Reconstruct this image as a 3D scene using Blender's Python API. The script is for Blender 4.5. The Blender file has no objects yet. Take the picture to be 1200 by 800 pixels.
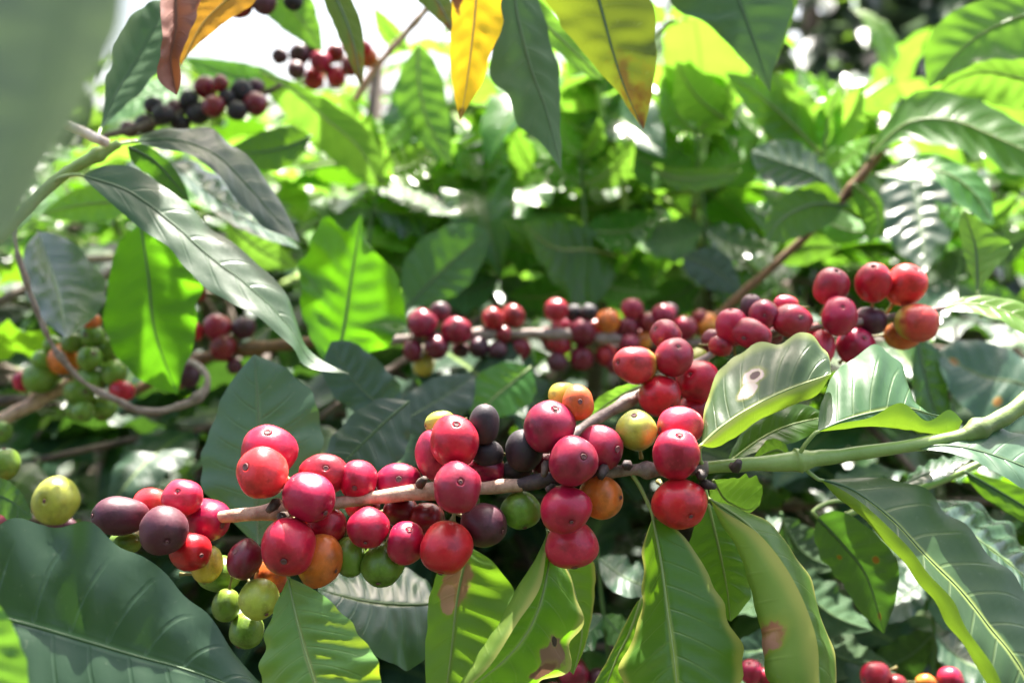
import bpy, bmesh, math, random
from mathutils import Vector, Matrix, noise
random.seed(11)
S = bpy.context.scene
R = math.radians

# ------------------------------------------------------------------ camera, sky, sun, exposure
CAM = Vector((0, 0, 1.25)); PITCH = R(-6); LENS = 35.0; FD = 0.283
cd = bpy.data.cameras.new('camera'); cam = bpy.data.objects.new('camera', cd)
S.collection.objects.link(cam); S.camera = cam
cam.location = CAM; cam.rotation_euler = (R(90) + PITCH, 0, 0)
cd.lens = LENS; cd.sensor_width = 36; cd.clip_start = 0.01; cd.clip_end = 500
cd.dof.use_dof = True; cd.dof.focus_distance = FD; cd.dof.aperture_fstop = 9.0

SUN_EL, SUN_AZ = R(64), R(8)                      # from behind the branch, high, a little to the right
sun_dir = Vector((math.sin(SUN_AZ) * math.cos(SUN_EL), math.cos(SUN_AZ) * math.cos(SUN_EL), math.sin(SUN_EL)))
W = bpy.data.worlds.new('World'); S.world = W; W.use_nodes = True
wn = W.node_tree.nodes; bgn = wn['Background']
sk = wn.new('ShaderNodeTexSky'); sk.sky_type = 'NISHITA'; sk.sun_disc = False
sk.sun_elevation = SUN_EL; sk.sun_rotation = SUN_AZ; sk.air_density = 1.0; sk.dust_density = 7.0; sk.ozone_density = 1.0
W.node_tree.links.new(sk.outputs[0], bgn.inputs[0]); bgn.inputs[1].default_value = 0.105
ld = bpy.data.lights.new('sun', 'SUN'); lo = bpy.data.objects.new('sun', ld); S.collection.objects.link(lo)
ld.energy = 5.0; ld.angle = R(0.5); ld.color = (1, 0.95, 0.87)
lo.rotation_euler = (-sun_dir).to_track_quat('-Z', 'Y').to_euler()
S.view_settings.view_transform = 'Standard'; S.view_settings.look = 'None'
S.view_settings.exposure = 2.25; S.view_settings.gamma = 1
S.cycles.max_bounces = 10; S.cycles.transmission_bounces = 6

# ------------------------------------------------------------------ helpers
F = Vector((0, math.cos(PITCH), math.sin(PITCH))); U = Vector((0, -math.sin(PITCH), math.cos(PITCH))); X = Vector((1, 0, 0))
K = 36 / LENS / 1200
def P(x, y, d): return CAM + d * (F + (x - 600) * K * X + (400 - y) * K * U)
def px(d): return d * K                            # metres per photograph pixel at distance d

def cr(pts, n):
    """n points on a Catmull-Rom curve through tuples of any length, even in chord length"""
    pts = [tuple(map(float, p)) for p in pts]
    L = [0.0]
    for a, b in zip(pts, pts[1:]):
        L.append(L[-1] + max(1e-9, math.sqrt(sum((q - p) ** 2 for p, q in zip(a[:2], b[:2])))) )
    out = []
    for i in range(n):
        t = L[-1] * i / (n - 1); k = 0
        while k < len(pts) - 2 and L[k + 1] < t: k += 1
        f = (t - L[k]) / (L[k + 1] - L[k])
        p0, p1, p2, p3 = pts[max(k - 1, 0)], pts[k], pts[k + 1], pts[min(k + 2, len(pts) - 1)]
        out.append(tuple(0.5 * (2 * b + (c - a) * f + (2 * a - 5 * b + 4 * c - e) * f * f + (3 * b - a - 3 * c + e) * f ** 3)
                         for a, b, c, e in zip(p0, p1, p2, p3)))
    return out

def link(name, data, parent=None, loc=None):
    o = bpy.data.objects.new(name, data); S.collection.objects.link(o)
    if parent: o.parent = parent
    if loc is not None: o.location = loc
    return o
def tag(o, label=None, cat=None, group=None, kind=None):
    if label: o['label'] = label
    if cat: o['category'] = cat
    if group: o['group'] = group
    if kind: o['kind'] = kind
    return o
def thing(name, label, cat, loc, group=None):
    return tag(link(name, None, None, loc), label, cat, group)
def origin(o):
    v = Vector(o.location)
    while o.parent: o = o.parent; v += o.location
    return v
def mesh(name, verts, faces, mat, parent=None, uvs=None, base=None, smooth=True):
    """world-space verts -> one object whose origin is base"""
    base = Vector(base) if base is not None else Vector(verts[0])
    me = bpy.data.meshes.new(name); me.from_pydata([tuple(Vector(v) - base) for v in verts], [], faces)
    if uvs:
        ul = me.uv_layers.new(name='UVMap')
        for lp in me.loops: ul.data[lp.index].uv = uvs[lp.vertex_index]
    if smooth: me.polygons.foreach_set('use_smooth', [True] * len(me.polygons))
    me.materials.append(mat); me.update()
    return link(name, me, parent, base - (origin(parent) if parent else Vector()))

def tube_geo(pts, rad, seg=8, rough=0.0, caps=True):
    vs, fs = [], []; n = len(pts); prev = None
    for i, p in enumerate(pts):
        t = (pts[min(i + 1, n - 1)] - pts[max(i - 1, 0)]).normalized()
        a = t.cross(prev if prev is not None else Vector((0.1, 0.2, 1))).normalized() if prev is None else (prev - prev.dot(t) * t).normalized()
        prev = a; b = t.cross(a); r = rad[i] if isinstance(rad, (list, tuple)) else rad
        for j in range(seg):
            an = 2 * math.pi * j / seg; q = p + (a * math.cos(an) + b * math.sin(an)) * r
            if rough: q += (q - p) * rough * noise.noise(q * 160)
            vs.append(q)
    for i in range(n - 1):
        for j in range(seg):
            fs.append((i * seg + j, i * seg + (j + 1) % seg, (i + 1) * seg + (j + 1) % seg, (i + 1) * seg + j))
    if caps: fs += [tuple(range(seg))[::-1], tuple(range((n - 1) * seg, n * seg))]
    return vs, fs
def stem(name, pts, mat, parent, seg=10, rough=0.25, n=None, nodes=()):
    """pts: (x, y, d, diameter px) picked on the photograph"""
    n = n or len(pts) * 9
    c = cr(pts, n); w = [P(a, b, d) for a, b, d, _ in c]; r = [0.5 * e * px(d) for a, b, d, e in c]
    for k in nodes:                                   # swollen nodes along the stem
        for i in range(n): r[i] *= 1 + 0.45 * math.exp(-((i / (n - 1) - k) * n / 1.6) ** 2)
    vs, fs = tube_geo(w, r, seg, rough)
    return mesh(name, vs, fs, mat, parent), w

# ------------------------------------------------------------------ materials
def newmat(name):
    m = bpy.data.materials.new(name); m.use_nodes = True; nt = m.node_tree
    for n in list(nt.nodes): nt.nodes.remove(n)
    return m, nt
class G:
    def __init__(s, nt): s.nt = nt
    def n(s, t, **kw):
        x = s.nt.nodes.new(t)
        for k, v in kw.items(): setattr(x, k, v)
        return x
    def put(s, sock, v):
        if hasattr(v, 'bl_rna') and hasattr(v, 'is_output'): s.nt.links.new(v, sock)
        elif isinstance(v, (tuple, list)) and len(v) == 3 and sock.type == 'RGBA': sock.default_value = (*v, 1)
        else: sock.default_value = v
    def m(s, op, a, b=0.0, c=0.0, clamp=False):
        x = s.n('ShaderNodeMath', operation=op, use_clamp=clamp); s.put(x.inputs[0], a); s.put(x.inputs[1], b); s.put(x.inputs[2], c); return x.outputs[0]
    def mix(s, f, a, b):
        x = s.n('ShaderNodeMix', data_type='RGBA'); s.put(x.inputs[0], f); s.put(x.inputs[6], a); s.put(x.inputs[7], b); return x.outputs[2]
    def ss(s, v, a, b):
        x = s.n('ShaderNodeMapRange', interpolation_type='SMOOTHSTEP'); s.put(x.inputs[0], v); x.inputs[1].default_value = a; x.inputs[2].default_value = b; return x.outputs[0]
    def noise(s, scale, detail=3, vec=None, rough=0.55, out='Fac'):
        x = s.n('ShaderNodeTexNoise'); x.inputs['Scale'].default_value = scale; x.inputs['Detail'].default_value = detail; x.inputs['Roughness'].default_value = rough
        if vec is not None: s.put(x.inputs['Vector'], vec)
        return x.outputs[out]

def leaf_mat(name, up, und, tr, tf=0.36, rough=0.33, rib=(0.16, 0.24, 0.07), nv=9, spots=(), spec=0.5, edge=None, vs=0.12):
    """two-sided leaf: dark glossy face, paler underside, light passing through; veins from the leaf's own UV"""
    m, nt = newmat(name); g = G(nt)
    uv = g.n('ShaderNodeUVMap').outputs[0]; sp = g.n('ShaderNodeSeparateXYZ'); nt.links.new(uv, sp.inputs[0])
    u, v = sp.outputs[0], sp.outputs[1]
    a = g.m('ABSOLUTE', g.m('MULTIPLY_ADD', v, 2, -1))
    oi = g.n('ShaderNodeObjectInfo').outputs['Random']
    tc = g.n('ShaderNodeTexCoord').outputs['Object']
    big = g.noise(28, 3, tc); fine = g.noise(420, 4, tc)
    ph = g.m('ADD', g.m('MULTIPLY', u, nv), g.m('ADD', g.m('MULTIPLY', g.m('POWER', a, 1.3), -1.15), g.m('MULTIPLY', big, 0.35)))
    ph = g.m('ADD', ph, g.m('MULTIPLY', g.m('GREATER_THAN', v, 0.5), 0.42))
    dv = g.m('ABSOLUTE', g.m('SUBTRACT', g.m('FRACT', ph), 0.5))
    vein = g.m('MULTIPLY', g.m('SUBTRACT', 1.0, g.ss(dv, 0.015, 0.075)), g.m('SUBTRACT', 1.0, g.ss(a, 0.5, 0.92)))
    mid = g.m('SUBTRACT', 1.0, g.ss(a, 0.02, 0.07))
    vm = g.m('MAXIMUM', g.m('MULTIPLY', vein, vs), mid)
    bf = g.n('ShaderNodeNewGeometry').outputs['Backfacing']
    col = g.mix(bf, up, und)
    hs = g.n('ShaderNodeHueSaturation'); nt.links.new(col, hs.inputs['Color'])
    g.put(hs.inputs['Hue'], g.m('MULTIPLY_ADD', oi, 0.04, 0.48)); g.put(hs.inputs['Value'], g.m('MULTIPLY_ADD', g.m('ADD', big, g.m('MULTIPLY', oi, 0.6)), 0.8, 0.32))
    col = g.mix(vm, hs.outputs[0], rib)
    col = g.mix(g.m('MULTIPLY', g.ss(fine, 0.62, 0.78), 0.18), col, (0.30, 0.33, 0.22))       # dust and flecks
    tcol = g.mix(g.m('MULTIPLY', vm, 0.6), tr, tuple(c * 0.45 for c in tr))
    if edge: 
        e = g.ss(g.m('ADD', a, g.m('MULTIPLY', big, 0.25)), 0.92, 1.1); col = g.mix(e, col, edge); tcol = g.mix(e, tcol, edge)
    rgh = g.m('ADD', g.m('MULTIPLY_ADD', bf, 0.28, rough), g.m('MULTIPLY_ADD', big, 0.16, -0.08))
    for (su, sv, ru, rv, c, *soft) in spots:
        n2 = g.noise(160, 3, tc)
        dd = g.m('SQRT', g.m('ADD', g.m('POWER', g.m('DIVIDE', g.m('SUBTRACT', u, su), ru), 2), g.m('POWER', g.m('DIVIDE', g.m('SUBTRACT', v, sv), rv), 2)))
        k = g.m('SUBTRACT', 1.0, g.ss(g.m('ADD', dd, g.m('MULTIPLY_ADD', n2, 1.6, -0.8)), soft[0] if soft else 0.82, 1.12))
        if not soft:
            halo = g.m('MULTIPLY', g.m('SUBTRACT', 1.0, g.ss(g.m('ADD', dd, g.m('MULTIPLY_ADD', n2, 1.0, -0.5)), 0.9, 1.5)), 0.45); col = g.mix(halo, col, (0.36, 0.34, 0.05))
        col = g.mix(k, col, c); tcol = g.mix(k, tcol, tuple(x * 0.6 for x in c))
    pb = g.n('ShaderNodeBsdfPrincipled'); nt.links.new(col, pb.inputs['Base Color']); nt.links.new(rgh, pb.inputs['Roughness'])
    g.put(pb.inputs['Specular IOR Level'], g.m('MULTIPLY_ADD', bf, -0.65 * spec, spec))
    bp = g.n('ShaderNodeBump'); bp.inputs['Strength'].default_value = 0.35; bp.inputs['Distance'].default_value = 0.0005
    hgt = g.m('ADD', g.m('MULTIPLY', g.m('MAXIMUM', vein, mid), -0.8), g.m('MULTIPLY', fine, 0.25)); nt.links.new(hgt, bp.inputs['Height']); nt.links.new(bp.outputs[0], pb.inputs['Normal'])
    tb = g.n('ShaderNodeBsdfTranslucent'); nt.links.new(tcol, tb.inputs[0])
    mx = g.n('ShaderNodeMixShader'); mx.inputs[0].default_value = tf
    nt.links.new(pb.outputs[0], mx.inputs[1]); nt.links.new(tb.outputs[0], mx.inputs[2])
    nt.links.new(mx.outputs[0], g.n('ShaderNodeOutputMaterial').inputs[0])
    return m
BROWN = (0.20, 0.085, 0.035); PINK = (0.50, 0.26, 0.18); RUST = (0.30, 0.14, 0.02)
LM = {
 'shade': leaf_mat('leaf_shade_toned', (0.024, 0.058, 0.030), (0.045, 0.085, 0.04), (0.08, 0.20, 0.02), 0.18, 0.44, spec=0.35),  # shade put into the leaf colour: darker, duller copy for the dark pockets
 'glow': leaf_mat('leaf_glowing', (0.07, 0.18, 0.02), (0.10, 0.24, 0.025), (0.17, 0.50, 0.010), 0.54, 0.30, vs=0.3),  # backlight put into the colour: brighter, more translucent green
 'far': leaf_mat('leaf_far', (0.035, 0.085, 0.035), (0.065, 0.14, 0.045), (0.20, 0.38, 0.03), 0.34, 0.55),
 'farblue': leaf_mat('leaf_far_bluish', (0.085, 0.11, 0.105), (0.10, 0.14, 0.12), (0.16, 0.24, 0.12), 0.25, 0.36),  # bright haze over the far foliage put into a paler grey-blue
 'mature': leaf_mat('leaf_mature', (0.030, 0.085, 0.030), (0.065, 0.15, 0.045), (0.18, 0.40, 0.012), 0.34, 0.30),
 'teal':  leaf_mat('leaf_teal', (0.044, 0.080, 0.054), (0.07, 0.12, 0.06), (0.10, 0.22, 0.04), 0.18, 0.36, rib=(0.06, 0.12, 0.05)),
 'dark':  leaf_mat('leaf_dark_blade', (0.036, 0.078, 0.042), (0.10, 0.18, 0.05), (0.12, 0.30, 0.03), 0.16, 0.33, rib=(0.075, 0.14, 0.065)),
 'dull':  leaf_mat('leaf_dull', (0.050, 0.110, 0.055), (0.14, 0.24, 0.05), (0.16, 0.36, 0.03), 0.20, 0.40, rib=(0.10, 0.18, 0.08)),
 'near':  leaf_mat('leaf_near', (0.15, 0.205, 0.15), (0.16, 0.215, 0.15), (0.16, 0.24, 0.11), 0.2, 0.5, rib=(0.17, 0.24, 0.14)),
 'gloss': leaf_mat('leaf_glossy', (0.040, 0.080, 0.050), (0.07, 0.14, 0.05), (0.14, 0.38, 0.01), 0.25, 0.25, spec=0.7),
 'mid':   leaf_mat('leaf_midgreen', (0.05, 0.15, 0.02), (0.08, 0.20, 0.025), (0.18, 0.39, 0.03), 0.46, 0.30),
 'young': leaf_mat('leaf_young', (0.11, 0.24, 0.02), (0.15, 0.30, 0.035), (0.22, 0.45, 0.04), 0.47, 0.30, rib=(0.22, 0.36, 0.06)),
 'pale':  leaf_mat('leaf_pale', (0.13, 0.24, 0.06), (0.18, 0.28, 0.07), (0.42, 0.60, 0.02), 0.38, 0.34, rib=(0.34, 0.40, 0.14)),
 'hang':  leaf_mat('leaf_hanging', (0.065, 0.16, 0.025), (0.12, 0.22, 0.04), (0.24, 0.50, 0.012), 0.34, 0.34, rib=(0.30, 0.38, 0.08), edge=(0.36, 0.38, 0.08)),
 'green_curl': leaf_mat('leaf_curled', (0.052, 0.125, 0.044), (0.15, 0.27, 0.04), (0.22, 0.38, 0.02), 0.22, 0.40, rib=(0.30, 0.38, 0.10)),
 'olive': leaf_mat('leaf_olive', (0.05, 0.11, 0.025), (0.10, 0.15, 0.035), (0.24, 0.32, 0.02), 0.26, 0.4, rib=(0.10, 0.14, 0.04), spots=[(0.99, 0.60, 0.34, 0.7, (0.30, 0.17, 0.02), 0.1), (0.99, 0.60, 0.20, 0.5, (0.12, 0.055, 0.02), 0.2), (0.72, 0.56, 0.2, 0.12, (0.22, 0.14, 0.03), 0.2)]),
 'yellow': leaf_mat('leaf_yellow', (0.85, 0.50, 0.03), (0.82, 0.48, 0.03), (0.92, 0.56, 0.02), 0.52, 0.45, rib=(0.72, 0.46, 0.06), spots=[(0.30, 0.10, 0.10, 0.16, BROWN), (0.97, 0.5, 0.06, 0.5, (0.35, 0.2, 0.03))]),
 'brown': leaf_mat('leaf_brown', (0.17, 0.075, 0.05), (0.24, 0.12, 0.10), (0.3, 0.1, 0.03), 0.2, 0.5, rib=(0.3, 0.14, 0.08)),
 'amber': leaf_mat('leaf_amber', (0.50, 0.26, 0.04), (0.5, 0.27, 0.05), (0.7, 0.35, 0.03), 0.4, 0.5, rib=(0.45, 0.22, 0.05), spots=[(0.2, 0.3, 0.16, 0.3, (0.14, 0.06, 0.03))]),
 'scarred': leaf_mat('leaf_scarred', (0.10, 0.20, 0.04), (0.15, 0.24, 0.06), (0.28, 0.55, 0.02), 0.36, 0.36, rib=(0.22, 0.30, 0.08), spots=[(0.20, 0.40, 0.13, 0.22, (0.50, 0.27, 0.15)), (0.30, 0.34, 0.08, 0.12, (0.58, 0.34, 0.22))]),
 'bitten': leaf_mat('leaf_bitten', (0.06, 0.17, 0.02), (0.15, 0.26, 0.05), (0.24, 0.60, 0.012), 0.42, 0.34, rib=(0.3, 0.36, 0.1), edge=(0.36, 0.38, 0.1), spots=[(0.53, 0.80, 0.075, 0.12, (0.26, 0.15, 0.10)), (0.61, 0.84, 0.05, 0.07, (0.20, 0.10, 0.06)), (0.48, 0.78, 0.022, 0.04, (0.03, 0.02, 0.02))]),
 'blotched': leaf_mat('leaf_blotched', (0.08, 0.17, 0.03), (0.20, 0.30, 0.07), (0.30, 0.55, 0.03), 0.34, 0.34, rib=(0.26, 0.34, 0.10), edge=(0.38, 0.40, 0.1), spots=[(0.575, 0.235, 0.060, 0.12, (0.40, 0.17, 0.10)), (0.60, 0.25, 0.05, 0.10, PINK), (0.38, 0.26, 0.018, 0.035, (0.30, 0.16, 0.03)), (0.43, 0.25, 0.015, 0.035, (0.30, 0.16, 0.03)), (0.20, 0.36, 0.11, 0.10, (0.20, 0.15, 0.03))]),
 'holed': leaf_mat('leaf_holed', (0.060, 0.130, 0.050), (0.17, 0.28, 0.05), (0.24, 0.40, 0.02), 0.22, 0.34, rib=(0.36, 0.40, 0.16), edge=(0.26, 0.32, 0.08), spots=[(0.50, 0.27, 0.07, 0.06, (0.60, 0.45, 0.42)), (0.44, 0.36, 0.06, 0.05, (0.55, 0.45, 0.40)), (0.51, 0.265, 0.03, 0.032, (0.07, 0.02, 0.02))]),
 'rusty': leaf_mat('leaf_rust_spotted', (0.036, 0.080, 0.044), (0.07, 0.13, 0.05), (0.12, 0.32, 0.02), 0.20, 0.28, spots=[(0.50, 0.75, 0.025, 0.05, RUST), (0.85, 0.5, 0.03, 0.06, RUST), (0.35, 0.3, 0.02, 0.04, RUST)]),
}

def bark(name, a, b, sc=260, rough=0.7):
    m, nt = newmat(name); g = G(nt)
    tc = g.n('ShaderNodeTexCoord').outputs['Object']
    n1 = g.noise(sc, 6, tc, 0.65); n2 = g.noise(sc * 0.22, 4, tc)
    c = g.mix(g.ss(n1, 0.38, 0.68), a, b); c = g.mix(g.m('MULTIPLY', g.ss(n2, 0.56, 0.70), 0.75), c, tuple(x * 0.3 for x in b))
    pb = g.n('ShaderNodeBsdfPrincipled'); nt.links.new(c, pb.inputs['Base Color']); pb.inputs['Roughness'].default_value = rough
    bp = g.n('ShaderNodeBump'); bp.inputs['Strength'].default_value = 0.7; bp.inputs['Distance'].default_value = 0.0008
    nt.links.new(n1, bp.inputs['Height']); nt.links.new(bp.outputs[0], pb.inputs['Normal'])
    nt.links.new(pb.outputs[0], g.n('ShaderNodeOutputMaterial').inputs[0]); return m
TAN = bark('bark_tan', (0.56, 0.37, 0.27), (0.33, 0.19, 0.13)); GREY = bark('bark_grey', (0.32, 0.25, 0.22), (0.16, 0.11, 0.09))
DARKB = bark('bark_dark', (0.16, 0.11, 0.08), (0.07, 0.045, 0.035)); GREENS = bark('green_stem', (0.24, 0.34, 0.09), (0.30, 0.40, 0.13), 90, 0.4)
BLACKB = bark('bark_blackened', (0.05, 0.035, 0.04), (0.10, 0.07, 0.06)); CUT = bark('cut_wood_sunlit', (0.9, 0.82, 0.74), (0.75, 0.6, 0.5))  # CUT: pale cut wood, whitened further to stand in for sunlight
STEMB = bark('shoot_stem', (0.07, 0.15, 0.035), (0.10, 0.18, 0.05), 90, 0.5)
REDB = bark('bark_reddish', (0.22, 0.11, 0.05), (0.14, 0.075, 0.04))

def cherry_mat(name, a, b, tip, rough=0.24, sss=0.12, blend=(-0.9, 0.2)):
    """a = colour of the body, b = colour towards the stalk"""
    m, nt = newmat(name); g = G(nt)
    tc = g.n('ShaderNodeTexCoord').outputs['Object']; sp = g.n('ShaderNodeSeparateXYZ'); nt.links.new(tc, sp.inputs[0])
    oi = g.n('ShaderNodeObjectInfo').outputs['Random']
    va = g.n('ShaderNodeVectorMath', operation='ADD'); nt.links.new(tc, va.inputs[0]); cb = g.n('ShaderNodeCombineXYZ'); g.put(cb.inputs[0], g.m('MULTIPLY', oi, 40.0)); nt.links.new(cb.outputs[0], va.inputs[1])
    vec = va.outputs[0]
    n1 = g.noise(1.1, 3, vec); n2 = g.noise(7, 4, vec); n3 = g.noise(34, 3, vec)
    k = g.ss(g.m('ADD', sp.outputs[2], g.m('MULTIPLY_ADD', n1, 0.9, -0.45)), *blend)
    c = g.mix(k, b, a)
    c = g.mix(g.m('MULTIPLY', g.ss(n1, 0.46, 0.70), 0.75), c, tuple(x * 0.45 for x in a))          # riper cheek
    c = g.mix(g.m('MULTIPLY', g.ss(n2, 0.5, 0.75), 0.35), c, tuple(min(1, x * 1.3 + 0.02) for x in a))
    c = g.mix(g.m('MULTIPLY', g.ss(n3, 0.62, 0.70), 0.5), c, tuple(x * 0.5 for x in a))          # pin specks
    c = g.mix(g.m('MULTIPLY', g.ss(sp.outputs[2], 0.86, 1.03), 0.55), c, tip)
    hs = g.n('ShaderNodeHueSaturation'); nt.links.new(c, hs.inputs['Color']); g.put(hs.inputs['Value'], g.m('MULTIPLY_ADD', oi, 0.4, 0.8)); g.put(hs.inputs['Hue'], g.m('MULTIPLY_ADD', oi, 0.02, 0.49))
    pb = g.n('ShaderNodeBsdfPrincipled'); nt.links.new(hs.outputs[0], pb.inputs['Base Color'])
    g.put(pb.inputs['Roughness'], g.m('MULTIPLY_ADD', n2, 0.16, rough))
    pb.inputs['Subsurface Weight'].default_value = sss; pb.inputs['Subsurface Radius'].default_value = (1.0, 0.35, 0.2); pb.inputs['Subsurface Scale'].default_value = 0.003
    pb.inputs['Sheen Weight'].default_value = 0.02; pb.inputs['Sheen Roughness'].default_value = 0.4                       # the waxy bloom
    bp = g.n('ShaderNodeBump'); bp.inputs['Strength'].default_value = 0.12; bp.inputs['Distance'].default_value = 0.0006
    nt.links.new(n2, bp.inputs['Height']); nt.links.new(bp.outputs[0], pb.inputs['Normal'])
    nt.links.new(pb.outputs[0], g.n('ShaderNodeOutputMaterial').inputs[0]); return m
DK = (0.10, 0.03, 0.03)
CM = {'r': cherry_mat('cherry_red', (0.47, 0.008, 0.040), (0.54, 0.028, 0.045), (0.28, 0.02, 0.03)),
 'l': cherry_mat('cherry_light_red', (0.64, 0.024, 0.060), (0.68, 0.08, 0.07), (0.3, 0.04, 0.04)),
 'c': cherry_mat('cherry_crimson', (0.34, 0.012, 0.036), (0.42, 0.025, 0.04), (0.14, 0.03, 0.04)),
 'd': cherry_mat('cherry_deep_red', (0.20, 0.012, 0.026), (0.24, 0.02, 0.03), DK),
 'p': cherry_mat('cherry_purple', (0.085, 0.018, 0.034), (0.13, 0.02, 0.035), (0.06, 0.04, 0.045), 0.4, 0.05),
 'k': cherry_mat('cherry_blackened', (0.022, 0.014, 0.020), (0.05, 0.02, 0.02), (0.05, 0.03, 0.025), 0.55, 0.0),
 'o': cherry_mat('cherry_orange', (0.68, 0.16, 0.03), (0.68, 0.28, 0.04), (0.5, 0.05, 0.03)),
 'y': cherry_mat('cherry_yellow', (0.66, 0.48, 0.06), (0.42, 0.42, 0.06), (0.5, 0.3, 0.05)),
 'v': cherry_mat('cherry_yellow_green', (0.42, 0.44, 0.06), (0.30, 0.36, 0.05), (0.25, 0.18, 0.06)),
 'g': cherry_mat('cherry_green', (0.15, 0.25, 0.03), (0.19, 0.27, 0.035), (0.07, 0.07, 0.02)),
 'b': cherry_mat('cherry_half_ripe', (0.55, 0.04, 0.04), (0.50, 0.40, 0.06), (0.3, 0.03, 0.03), blend=(-0.75, -0.1))}
CLAB = {'p': 'dark purple overripe cherry', 'k': 'blackened dried cherry', 'o': 'orange half-ripe cherry', 'y': 'yellow unripe cherry',
        'v': 'yellow-green unripe cherry', 'g': 'green unripe cherry', 'b': 'red cherry turning from yellow-green'}
def plain(name, col, rough=0.6):
    m, nt = newmat(name); g = G(nt); n1 = g.noise(3, 4, g.n('ShaderNodeTexCoord').outputs['Object'])
    pb = g.n('ShaderNodeBsdfPrincipled'); nt.links.new(g.mix(n1, tuple(c * 0.6 for c in col), tuple(c * 1.3 for c in col)), pb.inputs['Base Color']); pb.inputs['Roughness'].default_value = rough
    nt.links.new(pb.outputs[0], g.n('ShaderNodeOutputMaterial').inputs[0]); return m
NAVEL = plain('navel_scar', (0.17, 0.065, 0.065), 0.7); STALK = plain('cherry_stalk', (0.20, 0.17, 0.05)); RIM = plain('pit_rim', (0.1, 0.03, 0.04))

# ------------------------------------------------------------------ cherry meshes
def lathe(name, prof, seg, mat, wob=0.0, seed=0):
    vs, fs = [], []
    for r, z in prof:
        for j in range(seg):
            a = 2 * math.pi * j / seg
            k = 1 + wob * (noise.noise(Vector((math.cos(a) * 1.1, math.sin(a) * 1.1, z * 0.9 + seed * 7.3))))
            vs.append((r * k * math.cos(a), r * k * math.sin(a), z))
    for i in range(len(prof) - 1):
        for j in range(seg):
            fs.append((i * seg + j, i * seg + (j + 1) % seg, (i + 1) * seg + (j + 1) % seg, (i + 1) * seg + j))
    fs += [tuple(range(seg))[::-1], tuple(range((len(prof) - 1) * seg, len(prof) * seg))]
    me = bpy.data.meshes.new(name); me.from_pydata(vs, [], fs); me.polygons.foreach_set('use_smooth', [True] * len(me.polygons))
    if mat: me.materials.append(mat)
    return me
def cherry_prof(sq):
    pr = [(0.001, -0.95), (0.10, -0.985)]
    for i in range(1, 22):
        t = -math.pi / 2 + math.pi * i / 22
        r = math.cos(t) ** (0.92); z = math.sin(t) * (1 - sq * max(0, math.sin(t)) ** 6)
        if r > 0.17: pr.append((r, z))
    zt = pr[-1][1]
    return pr + [(0.20, 0.985 - sq), (0.155, 0.985 - sq), (0.13, 0.955 - sq), (0.05, 0.95 - sq), (0.001, 0.95 - sq)]
NV = 4
CH = {}
for k in CM:
    for v in range(NV):
        me = lathe('coffee_cherry', cherry_prof(0.02 + 0.02 * v), 26, CM[k], 0.12, v + ord(k)); CH[k, v] = me
NAVM = lathe('navel', [(0.001, 0.955), (0.04, 0.975), (0.07, 0.962), (0.085, 0.975), (0.100, 0.99), (0.118, 0.975), (0.13, 0.955)], 14, NAVEL)
STM = lathe('stalk', [(0.13, -1.8), (0.09, -1.6), (0.08, -1.2), (0.16, -0.985), (0.10, -0.95)], 8, STALK)

def cherry(parent, x, y, w, h, c, d, nav=None, pts=None):
    p = P(x, y, d); s = px(d) * 1.05; e = max(w, h) / min(w, h)
    near = min(pts, key=lambda q: (q - p).length) if pts else None
    if nav is not None:
        q = math.hypot(*nav); z = math.sqrt(max(0.05, 1 - min(q, 0.97) ** 2)); ax = nav[0] * X - nav[1] * U - z * F
    elif e > 1.10:
        sg = random.choice((-1, 1))
        if near is not None:
            o = p - near; sg = 1 if (o.dot(X) if w > h else o.dot(U)) >= 0 else -1
        ax = (X if w > h else U) * sg - F * random.uniform(0.0, 0.5) + 0.2 * (U if w > h else X) * random.uniform(-1, 1)
    else:
        o = (p - near).normalized() if near is not None else Vector((random.uniform(-1, 1), -0.3, random.uniform(-1, 1)))
        ax = o + Vector((random.uniform(-.6, .6), random.uniform(-.7, .15), random.uniform(-.5, .5)))
    ax.normalize()
    lg = X if w > h else U; mean = math.sqrt(w * h) / 2 * s
    ex = lg - lg.dot(ax) * ax
    if ex.length < 0.1: ex = F - F.dot(ax) * ax
    ex.normalize(); ey = ax.cross(ex); al = abs(lg.dot(ax))
    big, sml = max(w, h) / 2 * s, min(w, h) / 2 * s
    sc = (mean,) * 3 if e < 1.06 else (sml, sml, big) if al > 0.7 else (big, sml, sml)
    o = link('coffee_cherry', CH[c, random.randrange(NV)], parent, p - origin(parent))
    o.rotation_mode = 'QUATERNION'; o.rotation_quaternion = Matrix((ex, ey, ax)).transposed().to_quaternion()
    o.scale = (sc[0] * random.uniform(.98, 1.03), sc[1] * random.uniform(.98, 1.03), sc[2] * random.uniform(1.0, 1.05))
    if c in CLAB: o['label'] = CLAB[c]
    nv = link('navel', NAVM, o); f = random.uniform(.55, 1.15); nv.scale = (f, f * random.uniform(.85, 1.15), 1); nv.rotation_euler.z = random.uniform(0, 6)
    link('stalk', STM, o)
    return o

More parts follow.
